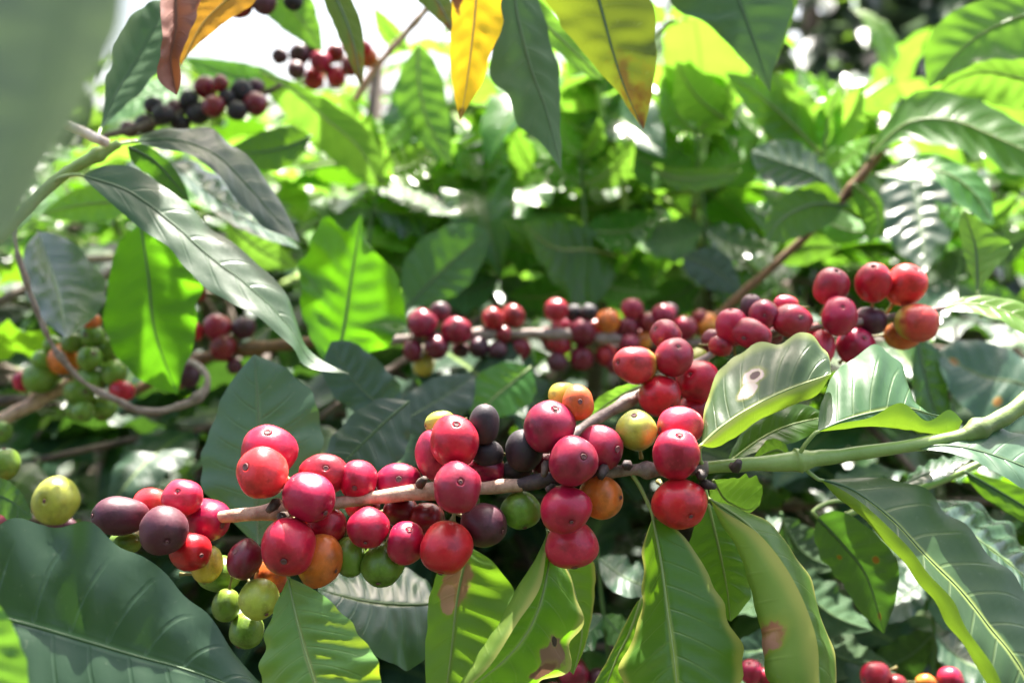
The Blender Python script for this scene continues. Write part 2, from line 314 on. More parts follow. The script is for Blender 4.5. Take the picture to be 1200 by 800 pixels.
# ------------------------------------------------------------------ leaf meshes
NS, NC = 60, 7
def leaf_surface(M, L, Rr, under=False, quilt=0.024, bulge=0.10, ripple=0.07, margin=0.07, nv=9, seed=0.0, lc=None, rc=None):
    """sheet spanned by three world-space curves: margin, midrib, margin; lc / rc: the margin rolled on past the fold towards the viewer"""
    n = len(M); vs, uv, fs = [], [], []
    ncl, ncr = (NC + 5 if lc else NC), (NC + 5 if rc else NC)
    for i in range(n):
        s = i / (n - 1); t = (M[min(i + 1, n - 1)] - M[max(i - 1, 0)])
        nr = t.cross(Rr[i] - L[i]); nr = nr.normalized() if nr.length > 1e-12 else Vector((0, 0, 1))
        if nr.dot(CAM - M[i]) < 0: nr = -nr
        tow = (CAM - M[i]).normalized()
        if under: nr = -nr
        for j in range(-ncl, ncr + 1):
            cv, full = (lc, ncl) if j < 0 else (rc, ncr)
            v = j / NC if abs(j) <= NC else (1 if j > 0 else -1); a = abs(v); E = L[i] if j < 0 else Rr[i]; w = (E - M[i]).length
            q = M[i].lerp(E, a)
            ph = s * nv - a ** 1.3 * 1.15 + (0.42 if v > 0 else 0)
            env = min(1, 6 * s, 6 * (1 - s))
            wav = math.sin(s * (34 + 6 * math.sin(seed)) + seed + (2 if v > 0 else 0)) * (0.5 + noise.noise(Vector((s * 4, v, seed + 9))) * .9)
            dz = bulge * w * 2 * a * (1 - a) + quilt * w * math.cos(2 * math.pi * ph) * -1 * min(1, a * 4) * (1 - a ** 4)
            dz *= 0.55 + 0.9 * abs(noise.noise(Vector((s * 5, v * 1.5, seed + 20)))) if not under else 1
            dz += ripple * w * a * a * (wav + 1.0 * noise.noise(Vector((s * 6, v * 2, seed)))) * env
            q = q + nr * dz
            if a > 0.6: q = q + (E - M[i]) * margin * env * (a - 0.6) / 0.4 * (noise.noise(Vector((s * 13, 3.1 * v, seed + 5))) + .5 * wav)
            vv = v * (NC / full if cv else 1)
            if abs(j) > NC:                            # the rolled margin
                k = (abs(j) - NC) / 5; r = (cv[i] - E).length
                q = q.lerp(cv[i], k) + tow * (0.25 * r * math.sin(math.pi * min(1, k * 1.1)) ** .8 + .0006 * k); vv = (1 if j > 0 else -1) * abs(j) / full
            vs.append(q); uv.append((s, (vv + 1) / 2))
    C = ncl + ncr + 1
    for i in range(n - 1):
        for j in range(C - 1):
            fs.append((i * C + j, i * C + j + 1, (i + 1) * C + j + 1, (i + 1) * C + j))
    i = n // 2; o = i * C + ncl; p, b, c = vs[o], vs[o + 1], vs[o + C]
    if (b - p).cross(c - p).dot(nr) < 0: fs = [f[::-1] for f in fs]
    return vs, fs, uv, [vs[k * C + ncl] for k in range(n)]
RIBM = plain('leaf_rib', (0.22, 0.30, 0.09), 0.5); RIBD = plain('leaf_rib_dark', (0.07, 0.13, 0.05), 0.5); RIBY = plain('leaf_rib_yellow', (0.6, 0.4, 0.08), 0.5); RIBB = plain('leaf_rib_brown', (0.18, 0.09, 0.05), 0.6)
def rib_for(m): return RIBY if m in ('yellow', 'amber') else RIBB if m == 'brown' else RIBM if m in ('pale', 'hang', 'young', 'scarred', 'bitten', 'blotched', 'holed', 'mid') else RIBD
def LEAF(parent, mid, left, right, d, e=(0.0, 0.0), mat='mature', under=False, pet=None, label=None, cat=None, ribw=4.0, db=0.0, lc=None, rc=None, **kw):
    """mid / left / right: photograph points from base to tip (margins without the end points); d = distance of base and tip,
    db bends the midrib in depth, e = how much farther each margin lies; parent None makes a top-level leaf"""
    d0, d1 = d
    m = cr(mid, NS); l = cr([mid[0]] + list(left) + [mid[-1]], NS); r = cr([mid[0]] + list(right) + [mid[-1]], NS)
    f = lambda i: d0 + (d1 - d0) * i / (NS - 1) + db * math.sin(math.pi * i / (NS - 1))
    pr = lambda i: math.sin(math.pi * i / (NS - 1)) ** 0.7
    M = [P(q[0], q[1], f(i)) for i, q in enumerate(m)]
    L = [P(q[0], q[1], f(i) + e[0] * pr(i)) for i, q in enumerate(l)]; Q = [P(q[0], q[1], f(i) + e[1] * pr(i)) for i, q in enumerate(r)]
    seed = random.uniform(0, 50)
    def rolled(pts, ee):
        if not pts: return None
        c = cr([mid[0]] + list(pts) + [mid[-1]], NS); return [P(q[0], q[1], f(i) + (ee - .004) * pr(i)) for i, q in enumerate(c)]
    vs, fs, uv, cl = leaf_surface(M, L, Q, under, seed=seed, lc=rolled(lc, e[0]), rc=rolled(rc, e[1]), **kw)
    o = mesh('leaf' if parent else 'coffee_leaf', vs, fs, LM[mat], parent, uv, base=M[0])
    if parent is None: tag(o, label, cat or 'leaf')
    elif label: o['label'] = label
    cl = cl[:-1]; dd = 0.5 * (d0 + d1)
    rad = [ribw * 0.5 * px(dd) * (1 - 0.8 * i / NS) for i in range(NS - 1)]
    v2, f2 = tube_geo(cl, rad, 6); mesh('midrib', v2, f2, rib_for(mat), o)
    if pet:
        a = P(*pet[:3]) if not isinstance(pet, Vector) else pet
        t = (M[1] - M[0]).normalized(); ln = (a - M[0]).length
        pts = [a, a.lerp(M[0] - t * ln * 0.35, 0.5), M[0] - t * ln * 0.12, M[0], M[1]]
        pts = [Vector(q) for q in cr([tuple(q) for q in pts], 10)]
        v3, f3 = tube_geo(pts, [ribw * 0.5 * px(d0) * (1.35 - 0.03 * i) for i in range(10)], 7)
        mesh('petiole', v3, f3, RIBB if mat == 'brown' else GREENS if mat != 'yellow' else RIBY, o)
    return o
def prof(s): return (math.sin(math.pi * s ** 0.82) ** 0.9) * (1 - 0.12 * s)
def SL(parent, b, t, w, d, bend=0, fl=(1, 1), **kw):
    """quick leaf: base and tip in the photograph, widest width, sideways bend, how much of each half shows"""
    bx, by = b; tx, ty = t; L = math.hypot(tx - bx, ty - by); nx, ny = (ty - by) / L, -(tx - bx) / L
    mid, lf, rt = [], [], []
    for i in range(9):
        s = i / 8; k = bend * math.sin(math.pi * s); x, y = bx + (tx - bx) * s + nx * k, by + (ty - by) * s + ny * k
        q = w / 2 * prof(s); mid.append((x, y))
        if 0 < i < 8: lf.append((x + nx * q * fl[0], y + ny * q * fl[0])); rt.append((x - nx * q * fl[1], y - ny * q * fl[1]))
    return LEAF(parent, mid, lf, rt, d, **kw)
# ------------------------------------------------------------------ setting: ground
m, nt = newmat('soil'); g = G(nt); tc = g.n('ShaderNodeTexCoord').outputs['Object']
pb = g.n('ShaderNodeBsdfPrincipled'); nt.links.new(g.mix(g.noise(9, 6, tc), (0.020, 0.014, 0.009), (0.065, 0.043, 0.028)), pb.inputs['Base Color']); pb.inputs['Roughness'].default_value = 0.95
bp = g.n('ShaderNodeBump'); bp.inputs['Distance'].default_value = 0.03; nt.links.new(g.noise(22, 6, tc), bp.inputs['Height']); nt.links.new(bp.outputs[0], pb.inputs['Normal'])
nt.links.new(pb.outputs[0], g.n('ShaderNodeOutputMaterial').inputs[0])
vs, fs, q = [], [], 70
for i in range(q + 1):
    for j in range(q + 1):
        x = (abs(i / q * 2 - 1) ** 3) * 120 * (1 if i > q / 2 else -1); y = (abs(j / q * 2 - 1) ** 3) * 120 * (1 if j > q / 2 else -1)
        vs.append((x, y, 0.10 * noise.noise(Vector((x * .8, y * .8, 0)))))
for i in range(q):
    for j in range(q): a = i * (q + 1) + j; fs.append((a, a + q + 1, a + q + 2, a + 1))
tag(mesh('ground', vs, fs, m, base=(0, 0, 0)), kind='structure')

# ------------------------------------------------------------------ background leaves: unit meshes shared by all shoots
def unit_leaf(mat, droop, fold, ripple, seed, nu=20, nc=3, width=0.40):
    vs, uv, fs = [], [], []
    ang = 0.0; p = Vector((0, 0.06, 0)); st = 0.94 / nu; C = 2 * nc + 1
    for i in range(nu + 1):
        s = i / nu; t = Vector((0, math.cos(ang), math.sin(ang))); nr = Vector((0, -math.sin(ang), math.cos(ang)))
        w = width / 2 * (math.sin(math.pi * min(1, s ** 0.80)) ** 0.85 if 0 < s < 1 else 0) + 0.004
        for j in range(-nc, nc + 1):
            v = j / nc; a = abs(v)
            z = fold * a * w + 0.10 * w * 4 * a * (1 - a) + ripple * w * a * a * (math.sin(s * 30 + seed + (2.2 if v > 0 else 0)) + noise.noise(Vector((s * 5, v, seed)))) + 0.05 * w * math.cos(2 * math.pi * (s * 8 - a)) * min(1, 3 * a)
            vs.append(p + Vector((v * w, 0, 0)) + nr * z); uv.append((s, (v + 1) / 2))
        p = p + t * st; ang -= droop * st * (0.5 + s)
    for i in range(nu):
        for j in range(C - 1): fs.append((i * C + j, i * C + j + 1, (i + 1) * C + j + 1, (i + 1) * C + j))
    b = len(vs); pv, pf = tube_geo([Vector((0, 0, 0)), Vector((0, 0.03, -0.004)), Vector((0, 0.07, 0))], 0.012, 5)
    vs += pv; uv += [(0.5, 0.5)] * len(pv); fs += [tuple(k + b for k in f) for f in pf]
    me = bpy.data.meshes.new('leaf'); me.from_pydata([tuple(v) for v in vs], [], fs)
    ul = me.uv_layers.new(name='UVMap')
    for lp in me.loops: ul.data[lp.index].uv = uv[lp.vertex_index]
    me.polygons.foreach_set('use_smooth', [True] * len(me.polygons)); me.materials.append(LM[mat]); return me
UL = {k: [unit_leaf(k, random.uniform(0.1, 1.3), random.uniform(-0.1, 0.45), random.uniform(0.08, 0.22), i * 3.1) for i in range(6)] for k in ('mature', 'gloss', 'mid', 'young', 'shade')}
# ------------------------------------------------------------------ A: the fruiting branch in focus
DA = 0.286
A = thing('fruiting_branch', 'sharp foreground coffee branch crowded with red, orange, purple and green cherries', 'coffee branch', P(150, 622, DA + .01), None)
o, w1 = stem('stem', [(140, 632, .300, 12), (205, 613, .296, 13), (321, 599, .290, 17), (390, 590, .288, 15), (485, 577, .287, 17), (534, 574, .287, 15), (612, 568, .287, 17)], TAN, A, 14, nodes=(.40, .78))
o, w2 = stem('stem', [(606, 568.6, .2869, 17.2), (646, 559, .286, 18), (690, 556, .287, 17), (705, 556, .287, 15)], BLACKB, A, 14, .5); o['label'] = 'blackened stretch of stem'
o, w3 = stem('stem', [(701, 556.2, .2869, 14.6), (733, 551, .287, 14), (770, 550, .288, 15), (829, 548, .288, 17)], GREY, A, 14, .3, nodes=(.45,))
o, w4 = stem('stem', [(826, 548, .288, 15), (880, 543, .288, 17), (930, 541, .287, 22), (948, 538, .287, 19), (1050, 525, .288, 15), (1125, 511, .290, 17), (1136, 508, .290, 20), (1178, 488, .293, 20), (1220, 458, .297, 20)], GREENS, A, 14, .2, nodes=(.28, .80)); o['label'] = 'green young tip of the stem'
PA = w1 + w2 + w3 + w4
for (x, y, k) in ((322, 590, 1), (330, 606, 1), (640, 545, 1), (648, 573, 1), (735, 545, 0), (822, 556, 0), (827, 568, 0), (862, 548, 0), (708, 549, 0), (492, 567, 1)):   # dried stubs at the nodes
    a = P(x, y, .281); b = a + X * random.uniform(-.002, .002) - F * .003 + U * random.uniform(-.003, .003)
    v, f = tube_geo([a + F * .004, a, b], [.0013, .0016, .0009], 6, .3); mesh('stub', v, f, BLACKB if k == 0 else DARKB, A)
FR, MI, BK = -.0085, 0.0, .008
for c in [
 (141, 604, 62, 44, 'p', .000, (-.75, -.1)), (177, 590, 40, 36, 'l', .010), (192, 621, 54, 54, 'p', -.008, (.42, .32)), (214, 583, 46, 40, 'l', .004, (.0, -.5)), (242, 609, 58, 48, 'r', .011, (.8, .1)),
 (223, 646, 46, 43, 'r', -.001, (.75, .05)), (242, 661, 36, 42, 'y', .006), (257, 672, 48, 40, 'g', .011), (146, 636, 36, 26, 'g', .006), (287, 655, 38, 47, 'd', -.002, (-.35, -.62)),
 (303, 702, 44, 45, 'v', -.002, (.55, .62)), (265, 709, 31, 36, 'g', .004), (289, 739, 40, 38, 'g', .006), (318, 676, 36, 40, 'o', .006),
 (315, 529, 62, 58, 'r', .006, (.1, -.8)), (307, 554, 56, 57, 'l', -.006, (-.45, -.35)), (362, 583, 59, 54, 'r', -.007, (.72, .5)), (381, 555, 54, 46, 'c', .003, (.2, -.4)), (420, 562, 43, 44, 'r', .004, (-.05, .3)),
 (338, 640, 61, 63, 'r', -.010, (.04, .36)), (375, 656, 50, 60, 'o', -.001, (.8, .4)), (383, 617, 46, 42, 'r', .004), (431, 618, 48, 44, 'r', -.004, (.0, .62)), (467, 565, 50, 44, 'r', .008, (.12, -.3)),
 (410, 652, 37, 44, 'g', .003), (448, 661, 47, 52, 'g', .002, (-.1, .7)), (476, 636, 43, 53, 'r', -.004, (.2, -.75)), (500, 607, 40, 34, 'd', .009), (523, 642, 57, 60, 'r', -.008, (-.2, .9)),
 (567, 614, 54, 47, 'p', -.001, (.8, .2)), (536, 571, 55, 59, 'c', -.011, (.18, -.36)), (570, 551, 44, 36, 'c', .008), (533, 517, 57, 58, 'r', -.001, (.1, -.72)), (508, 532, 40, 56, 'l', .006),
 (516, 496, 36, 30, 'v', .010), (567, 497, 34, 45, 'k', .004), (572, 532, 35, 31, 'k', .006), (614, 527, 41, 48, 'k', .004), (606, 550, 33, 26, 'k', .007), (611, 598, 46, 42, 'g', .004, (.2, .85)),
 (644, 500, 57, 60, 'c', .000, (.2, -.75)), (672, 540, 56, 57, 'c', -.010, (.34, -.28)), (703, 524, 50, 52, 'c', .000, (.7, .0)), (663, 597, 58, 53, 'r', -.009, (.20, .38)), (670, 638, 60, 54, 'l', -.001, (.1, .9)),
 (704, 582, 48, 50, 'o', .001, (.85, -.05)), (677, 472, 35, 40, 'o', .002, (.1, -.15)), (660, 464, 34, 32, 'y', .009), (746, 504, 44, 46, 'v', .004, (-.2, -.8)), (797, 500, 52, 46, 'l', .005),
 (792, 532, 53, 59, 'r', -.006, (.05, -.8)), (796, 590, 61, 55, 'r', -.006, (.32, .36)), (470, 600, 40, 36, 'd', .012), (355, 600, 44, 40, 'r', .012), (425, 590, 40, 36, 'd', .014), (592, 560, 28, 26, 'p', .012), (640, 545, 34, 30, 'd', .010)]:
    x, y, w, h, k, dd = c[:6]; cherry(A, x, y, w, h, k, DA + dd, c[6] if len(c) > 6 else None, PA)

# leaves of branch A (base first)
LEAF(A, [(338, 676), (345, 712), (357, 760), (370, 802), (388, 860)], [(319, 718), (309, 760), (311, 810)], [(376, 695), (416, 735), (442, 776), (440, 820)], (.280, .258), (.004, -.006), 'pale', pet=(330, 610, .292))
LEAF(A, [(549, 640), (536, 700), (528, 770), (515, 862)], [(516, 668), (503, 700), (499, 760), (500, 812)], [(580, 660), (600, 695), (602, 750), (578, 820)], (.300, .282), (.004, .004), 'scarred', under=True, pet=(560, 585, .290))
LEAF(A, [(655, 640), (672, 690), (682, 740), (672, 790)], [(650, 670), (655, 740), (660, 775)], [(688, 650), (698, 672), (694, 720), (684, 760)], (.310, .300), (0, .006), 'hang', under=True)
LEAF(A, [(642, 622), (642, 665), (626, 725), (592, 772), (528, 822)], [(632, 645), (606, 690), (578, 738), (545, 790)], [(662, 665), (678, 706), (674, 748), (645, 800)], (.292, .262), (-.006, .012), 'bitten', pet=(650, 570, .288), bulge=.12, lc=[(640, 648), (632, 690), (606, 730), (572, 782)])
LEAF(A, [(752, 700), (738, 740), (722, 772), (700, 830)], [(742, 712), (718, 760), (690, 815)], [(758, 730), (750, 780), (730, 830)], (.305, .295), (0, .004), 'hang')
LEAF(A, [(765, 606), (775, 660), (783, 720), (790, 770), (798, 850)], [(754, 640), (753, 690), (748, 730), (728, 800)], [(795, 622), (826, 662), (852, 718), (871, 772), (856, 820)], (.284, .262), (.012, .004), 'hang', pet=(741, 556, .287), ripple=.06)
LEAF(A, [(832, 585), (876, 614), (914, 660), (942, 722), (958, 785), (962, 850)], [(844, 612), (864, 645), (880, 692), (891, 742), (902, 800)], [(868, 596), (904, 614), (932, 650), (957, 700), (970, 745), (982, 800)], (.288, .258), (-.002, .014), 'blotched', pet=(826, 556, .288), bulge=.16, lc=[(850, 600), (892, 628), (930, 680), (956, 745), (960, 800)])
LEAF(A, [(830, 590), (842, 640), (852, 690), (856, 728)], [(812, 620), (806, 660), (835, 710)], [(862, 612), (882, 660), (876, 705)], (.312, .306), (0, .004), 'mid')
LEAF(A, [(962, 562), (1000, 574), (1045, 608), (1086, 652), (1126, 692), (1160, 735), (1195, 780), (1230, 850)], [(980, 582), (1003, 600), (1053, 651), (1093, 704), (1122, 748), (1154, 797), (1175, 840)], [(1000, 560), (1050, 562), (1098, 584), (1150, 636), (1200, 690), (1242, 770)], (.286, .252), (-.008, .012), 'green_curl', pet=(938, 541, .287), ribw=4, bulge=.08, lc=[(984, 572), (1016, 594), (1064, 640), (1088, 672), (1117, 703), (1132, 735), (1164, 780), (1190, 830)])
LEAF(A, [(1075, 526), (1110, 522), (1160, 532), (1230, 560), (1300, 600)], [(1110, 512), (1180, 502), (1260, 540)], [(1110, 530), (1150, 544), (1200, 572), (1260, 605)], (.288, .275), (.012, -.006), 'dull', pet=(1050, 524, .288))
LEAF(A, [(822, 522), (846, 500), (880, 478), (920, 458), (974, 438)], [(826, 480), (836, 446), (866, 413), (905, 402), (940, 393), (968, 408)], [(838, 524), (862, 512), (890, 492), (925, 476), (958, 462)], (.284, .294), (.015, -.004), 'holed', pet=(824, 546, .288), ribw=5, rc=[(845, 502), (868, 484), (904, 466), (945, 449)])
LEAF(A, [(958, 506), (985, 494), (1020, 484), (1060, 478), (1095, 486), (1128, 493)], [(963, 470), (980, 436), (1008, 413), (1030, 408), (1056, 430), (1064, 464), (1080, 484)], [(985, 503), (1020, 500), (1055, 502), (1088, 509), (1118, 508)], (.284, .298), (.016, -.002), 'holed' if 0 else 'green_curl', pet=(936, 534, .286), ribw=4, rc=[(985, 496), (1020, 489), (1056, 472), (1086, 493), (1112, 480)])
LEAF(A, [(850, 545), (890, 515), (925, 498), (968, 488)], [(872, 502), (905, 480), (945, 474)], [(885, 530), (925, 520), (955, 505)], (.302, .312), (.004, -.004), 'mid')
LEAF(A, [(836, 562), (850, 585), (874, 597), (890, 592)], [(832, 580), (850, 600), (872, 604)], [(860, 560), (884, 558), (894, 572)], (.300, .305), (.004, -.008), 'young', under=True)
LEAF(A, [(930, 545), (915, 528), (900, 530), (880, 540)], [(920, 520), (900, 515)], [(920, 538), (900, 542)], (.295, .300), (0, 0), 'young')

# ------------------------------------------------------------------ B: second branch, upper right
B = thing('fruiting_branch', 'branch of red cherries running up right behind the foreground branch to a yellow-green leaf', 'coffee branch', P(600, 560, .310))
o, wB = stem('stem', [(596, 566, .306, 10), (650, 528, .318, 12), (690, 497, .326, 13), (745, 465, .333, 12), (800, 435, .341, 10), (870, 398, .350, 9), (950, 385, .356, 8), (1040, 372, .362, 8), (1090, 364, .366, 7), (1112, 360, .368, 6)], GREY, B, 12, .3, nodes=(.3, .45, .62, .78, .9))
for c in [
 (744, 427, 52, 44, 'b', -.006, (-.8, -.1)), (790, 419, 43, 44, 'c', -.010, (.1, -.6)), (780, 392, 36, 34, 'c', .004), (773, 464, 47, 45, 'r', -.008, (.5, .5)), (818, 447, 48, 47, 'r', -.004, (-.5, -.4)), (818, 420, 26, 24, 'v', .010),
 (814, 484, 38, 46, 'r', .000), (845, 405, 27, 24, 'c', .004), (880, 391, 48, 34, 'c', -.006, (-.65, .3)), (858, 383, 36, 44, 'r', .002), (881, 360, 27, 30, 'p', .010), (895, 368, 33, 34, 'c', .000, (-.2, .1)), (921, 357, 28, 22, 'l', .010),
 (928, 376, 47, 38, 'c', -.004, (.3, -.2)), (974, 336, 41, 44, 'c', .002, (.1, -.8)), (984, 370, 39, 45, 'r', -.008, (-.1, -.5)), (1020, 376, 38, 31, 'p', .002, (.8, .2)), (1023, 331, 40, 47, 'r', -.002, (-.2, -.75)),
 (1061, 334, 44, 48, 'l', -.003, (.3, -.75)), (1075, 378, 48, 42, 'b', -.010, (.8, .1)), (1058, 392, 40, 34, 'o', .002), (1003, 406, 42, 40, 'r', .000, (.2, -.5)), (962, 408, 30, 42, 'l', .000), (955, 390, 22, 22, 'l', .008), (835, 398, 24, 24, 'd', .014), (905, 392, 26, 24, 'd', .012)]:
    x, y, w, h, k, dd = c[:6]; cherry(B, x, y, w, h, k, .330 + (x - 745) * .00011 + dd, c[6] if len(c) > 6 else None, wB)
LEAF(B, [(1104, 362), (1130, 356), (1165, 361), (1205, 378), (1260, 420)], [(1130, 347), (1168, 348), (1205, 358), (1245, 385)], [(1130, 366), (1160, 372), (1195, 388), (1235, 415)], (.368, .350), (.004, -.008), 'young', label='yellow-green young leaf')
LEAF(B, [(752, 452), (730, 462), (705, 478), (686, 496)], [(735, 450), (706, 462), (690, 480)], [(735, 472), (712, 488), (698, 497)], (.345, .350), (0, 0), 'young', under=True, label='lit yellow leaf piece')

# ------------------------------------------------------------------ C: back row of cherries
Cb = thing('fruiting_branch', 'blurred horizontal branch in the middle with a row of small dark red cherries', 'coffee branch', P(455, 397, .50))
o, wC = stem('stem', [(440, 400, .50, 11), (500, 396, .50, 12), (560, 392, .50, 12), (650, 391, .505, 11), (720, 397, .51, 11), (800, 402, .515, 9), (860, 398, .52, 7)], GREY, Cb, 10, .3, nodes=(.15, .3, .5, .65, .8))
for c in [(495, 379, 33, 33, 'c'), (516, 365, 23, 22, 'p'), (535, 388, 34, 32, 'r'), (512, 407, 27, 28, 'd'), (484, 411, 22, 26, 'd'), (497, 428, 24, 31, 'y'), (561, 407, 23, 23, 'p'), (583, 411, 22, 21, 'p'), (578, 373, 25, 25, 'r'), (601, 370, 26, 27, 'd'), (608, 408, 28, 27, 'd'),
 (652, 363, 26, 27, 'r'), (656, 402, 27, 28, 'r'), (682, 389, 32, 31, 'd'), (653, 424, 23, 22, 'p'), (682, 420, 27, 27, 'd'), (710, 416, 25, 25, 'r'), (713, 376, 26, 27, 'o'), (736, 384, 26, 26, 'd'), (741, 362, 24, 25, 'c'), (760, 378, 24, 24, 'd'), (777, 369, 25, 26, 'c'), (755, 398, 21, 21, 'o'),
 (738, 403, 22, 22, 'c'), (803, 384, 26, 26, 'c'), (827, 380, 26, 27, 'o'), (815, 402, 20, 20, 'g'), (673, 367, 21, 20, 'k'), (690, 366, 20, 20, 'k'), (722, 428, 22, 20, 'd'), (755, 420, 22, 22, 'd'), (790, 402, 22, 22, 'd'), (640, 392, 18, 18, 'd'), (540, 410, 20, 18, 'p'), (590, 392, 20, 20, 'd')]:
    cherry(Cb, *c[:4], 'c' if c[4] == 'r' and c[0] % 3 else c[4], .500 + (c[0] - 500) * .00006 + random.uniform(-.008, .004), None, wC)

# ------------------------------------------------------------------ D: green cluster at left, E: dark cluster, other fruit
for k in range(26):
    x = random.uniform(645, 850); s = random.uniform(18, 25); cherry(Cb, x, 392 + random.uniform(-32, 30) * (1 - abs(x - 740) / 260), s, s * random.uniform(.95, 1.08), random.choice('ddccdcpk'), .525 + random.uniform(-.008, .012), None, wC)
D = thing('fruiting_branch', 'blurred twig with mostly green cherries inside the bent dry tendril at left', 'coffee branch', P(-60, 515, .44))
o, wD = stem('stem', [(-60, 520, .46, 18), (0, 492, .47, 17), (42, 470, .475, 15), (84, 448, .48, 13), (112, 425, .485, 8), (120, 395, .49, 6)], TAN, D, 10, .3, nodes=(.5, .8))
o, wD2 = stem('stem', [(-60, 480, .50, 12), (0, 470, .50, 13), (60, 463, .50, 10), (100, 440, .50, 7)], DARKB, D, 8, .3)
for c in [(107, 377, 20, 19, 'o'), (108, 394, 25, 26, 'g'), (85, 402, 24, 20, 'g'), (75, 421, 32, 32, 'o'), (51, 422, 24, 20, 'g'), (47, 443, 35, 31, 'g'), (26, 447, 18, 21, 'r'), (105, 420, 26, 25, 'g'), (128, 410, 22, 27, 'g'), (134, 437, 25, 28, 'g'), (143, 458, 27, 22, 'r'), (107, 445, 33, 27, 'g'), (94, 459, 31, 29, 'g'), (97, 482, 23, 22, 'g'), (121, 478, 26, 26, 'g'), (62, 404, 18, 18, 'g'), (88, 480, 20, 22, 'g'), (2, 506, 20, 22, 'g')]:
    cherry(D, c[0], c[1], c[2] * 1.1, c[3] * 1.1, c[4], .470 + random.uniform(-.012, .006), None, wD)
E = thing('fruiting_branch', 'shaded brown twig with a few dark purple cherries behind the hanging leaf at left', 'coffee branch', P(180, 445, .5))
o, wE = stem('stem', [(150, 462, .52, 12), (215, 430, .515, 12), (260, 414, .51, 13), (330, 404, .505, 14), (400, 396, .505, 12)], REDB, E, 10, .3, nodes=(.35, .6))
for c in [(230, 388, 14, 22, 'r'), (254, 383, 31, 28, 'c'), (262, 407, 30, 32, 'd'), (285, 384, 28, 26, 'p'), (275, 429, 18, 18, 'p'), (221, 439, 27, 30, 'p'), (209, 447, 14, 16, 'r'), (234, 338, 14, 30, 'd')]:
    cherry(E, *c, .505 + random.uniform(-.012, .002), None, wE)
F1 = thing('fruiting_branch', 'blurred sprig of red and dark cherries beside the bright gap at upper left', 'coffee branch', P(415, 112, .6))
o, wF = stem('stem', [(416, 118, .60, 9), (436, 85, .60, 9), (470, 45, .60, 9), (500, 10, .60, 9), (520, -30, .60, 9)], TAN, F1, 8, .3)
o, wF = stem('stem', [(445, 72, .60, 7), (420, 68, .59, 7), (385, 70, .58, 7), (340, 62, .58, 6)], TAN, F1, 8, .3)
for c in [(376, 73, 26, 25, 'r'), (394, 90, 23, 23, 'r'), (368, 93, 24, 24, 'c'), (351, 64, 23, 25, 'p'), (365, 55, 20, 20, 'p'), (393, 62, 20, 20, 'd'), (432, 68, 20, 22, 'o'), (427, 57, 18, 18, 'r'), (410, 78, 20, 22, 'd'), (328, 66, 18, 18, 'p'), (347, 82, 20, 20, 'p')]:
    cherry(F1, *c, .58 + random.uniform(-.012, .006), None, wF)
F2 = thing('fruiting_branch', 'shaded twig of blackish and dark red cherries above the long drooping leaves', 'coffee branch', P(120, 160, .5))
o, wF = stem('stem', [(120, 160, .50, 9), (180, 145, .51, 9), (240, 122, .52, 9), (300, 112, .53, 8), (330, 100, .53, 6)], DARKB, F2, 8, .3)
for c in [(241, 103, 26, 25, 'd'), (251, 125, 26, 25, 'd'), (258, 98, 19, 19, 'd'), (283, 108, 27, 27, 'k'), (300, 122, 27, 26, 'd'), (222, 118, 22, 22, 'k'), (232, 134, 24, 24, 'k'), (192, 135, 24, 22, 'k'), (170, 146, 23, 23, 'k'), (180, 124, 22, 20, 'k'), (206, 128, 22, 22, 'p'), (152, 152, 21, 19, 'p'), (278, 130, 22, 22, 'k'), (212, 145, 22, 20, 'k'), (300, 103, 20, 20, 'p'), (266, 115, 20, 20, 'k')]:
    cherry(F2, *c, .515 + random.uniform(-.012, .008), None, wF)
F3 = thing('fruiting_branch', 'dark blurred cherries hanging in at the top edge beside the amber leaf', 'coffee branch', P(350, -20, .45))
o, wF = stem('stem', [(380, -25, .46, 9), (310, -12, .46, 9), (240, -16, .46, 8)], DARKB, F3, 8, .3)
for c in [(280, 8, 30, 26, 'd'), (310, 4, 28, 26, 'p'), (344, 2, 22, 20, 'k'), (262, -2, 28, 26, 'k'), (295, -4, 26, 26, 'd'), (222, 12, 24, 26, 'd')]:
    cherry(F3, *c, .452, None, wF)
G1 = thing('fruiting_branch', 'low shaded twig with one deep red cherry under the leaf with the brown hole', 'coffee branch', P(760, 770, .38))
o, wG = stem('stem', [(775, 765, .39, 6), (740, 782, .385, 7), (700, 792, .38, 7), (660, 805, .38, 6)], GREY, G1, 8, .3)
for c in [(672, 788, 36, 34, 'c'), (701, 794, 24, 24, 'p'), (650, 815, 30, 30, 'd')]: cherry(G1, *c, .374, None, wG)
G2 = thing('fruiting_branch', 'low twig whose red cherries just show along the bottom right edge', 'coffee branch', P(860, 815, .37))
o, wG = stem('stem', [(850, 812, .372, 7), (950, 817, .372, 8), (1060, 810, .372, 7), (1140, 812, .372, 6)], GREY, G2, 8, .3)
for c in [(880, 791, 27, 26, 'r'), (899, 797, 24, 22, 'c'), (1026, 795, 34, 30, 'r'), (1114, 800, 29, 27, 'r'), (1085, 803, 22, 18, 'o'), (1050, 806, 26, 24, 'd')]: cherry(G2, c[0], c[1] - 4, *c[2:], .368, None, wG)
H = thing('fruiting_branch', 'bright yellow-green cherry on a shaded twig at the left edge beside a green one', 'coffee branch', P(-40, 600, .36))
o, wG = stem('stem', [(-40, 606, .37, 8), (10, 604, .37, 8), (60, 612, .37, 7), (110, 622, .37, 6)], DARKB, H, 8, .3)
for c in [(66, 586, 50, 54, 'v', .345), (6, 543, 30, 36, 'g', .36), (15, 612, 34, 26, 'd', .352), (72, 614, 36, 20, 'p', .362)]: cherry(H, *c, None, wG)

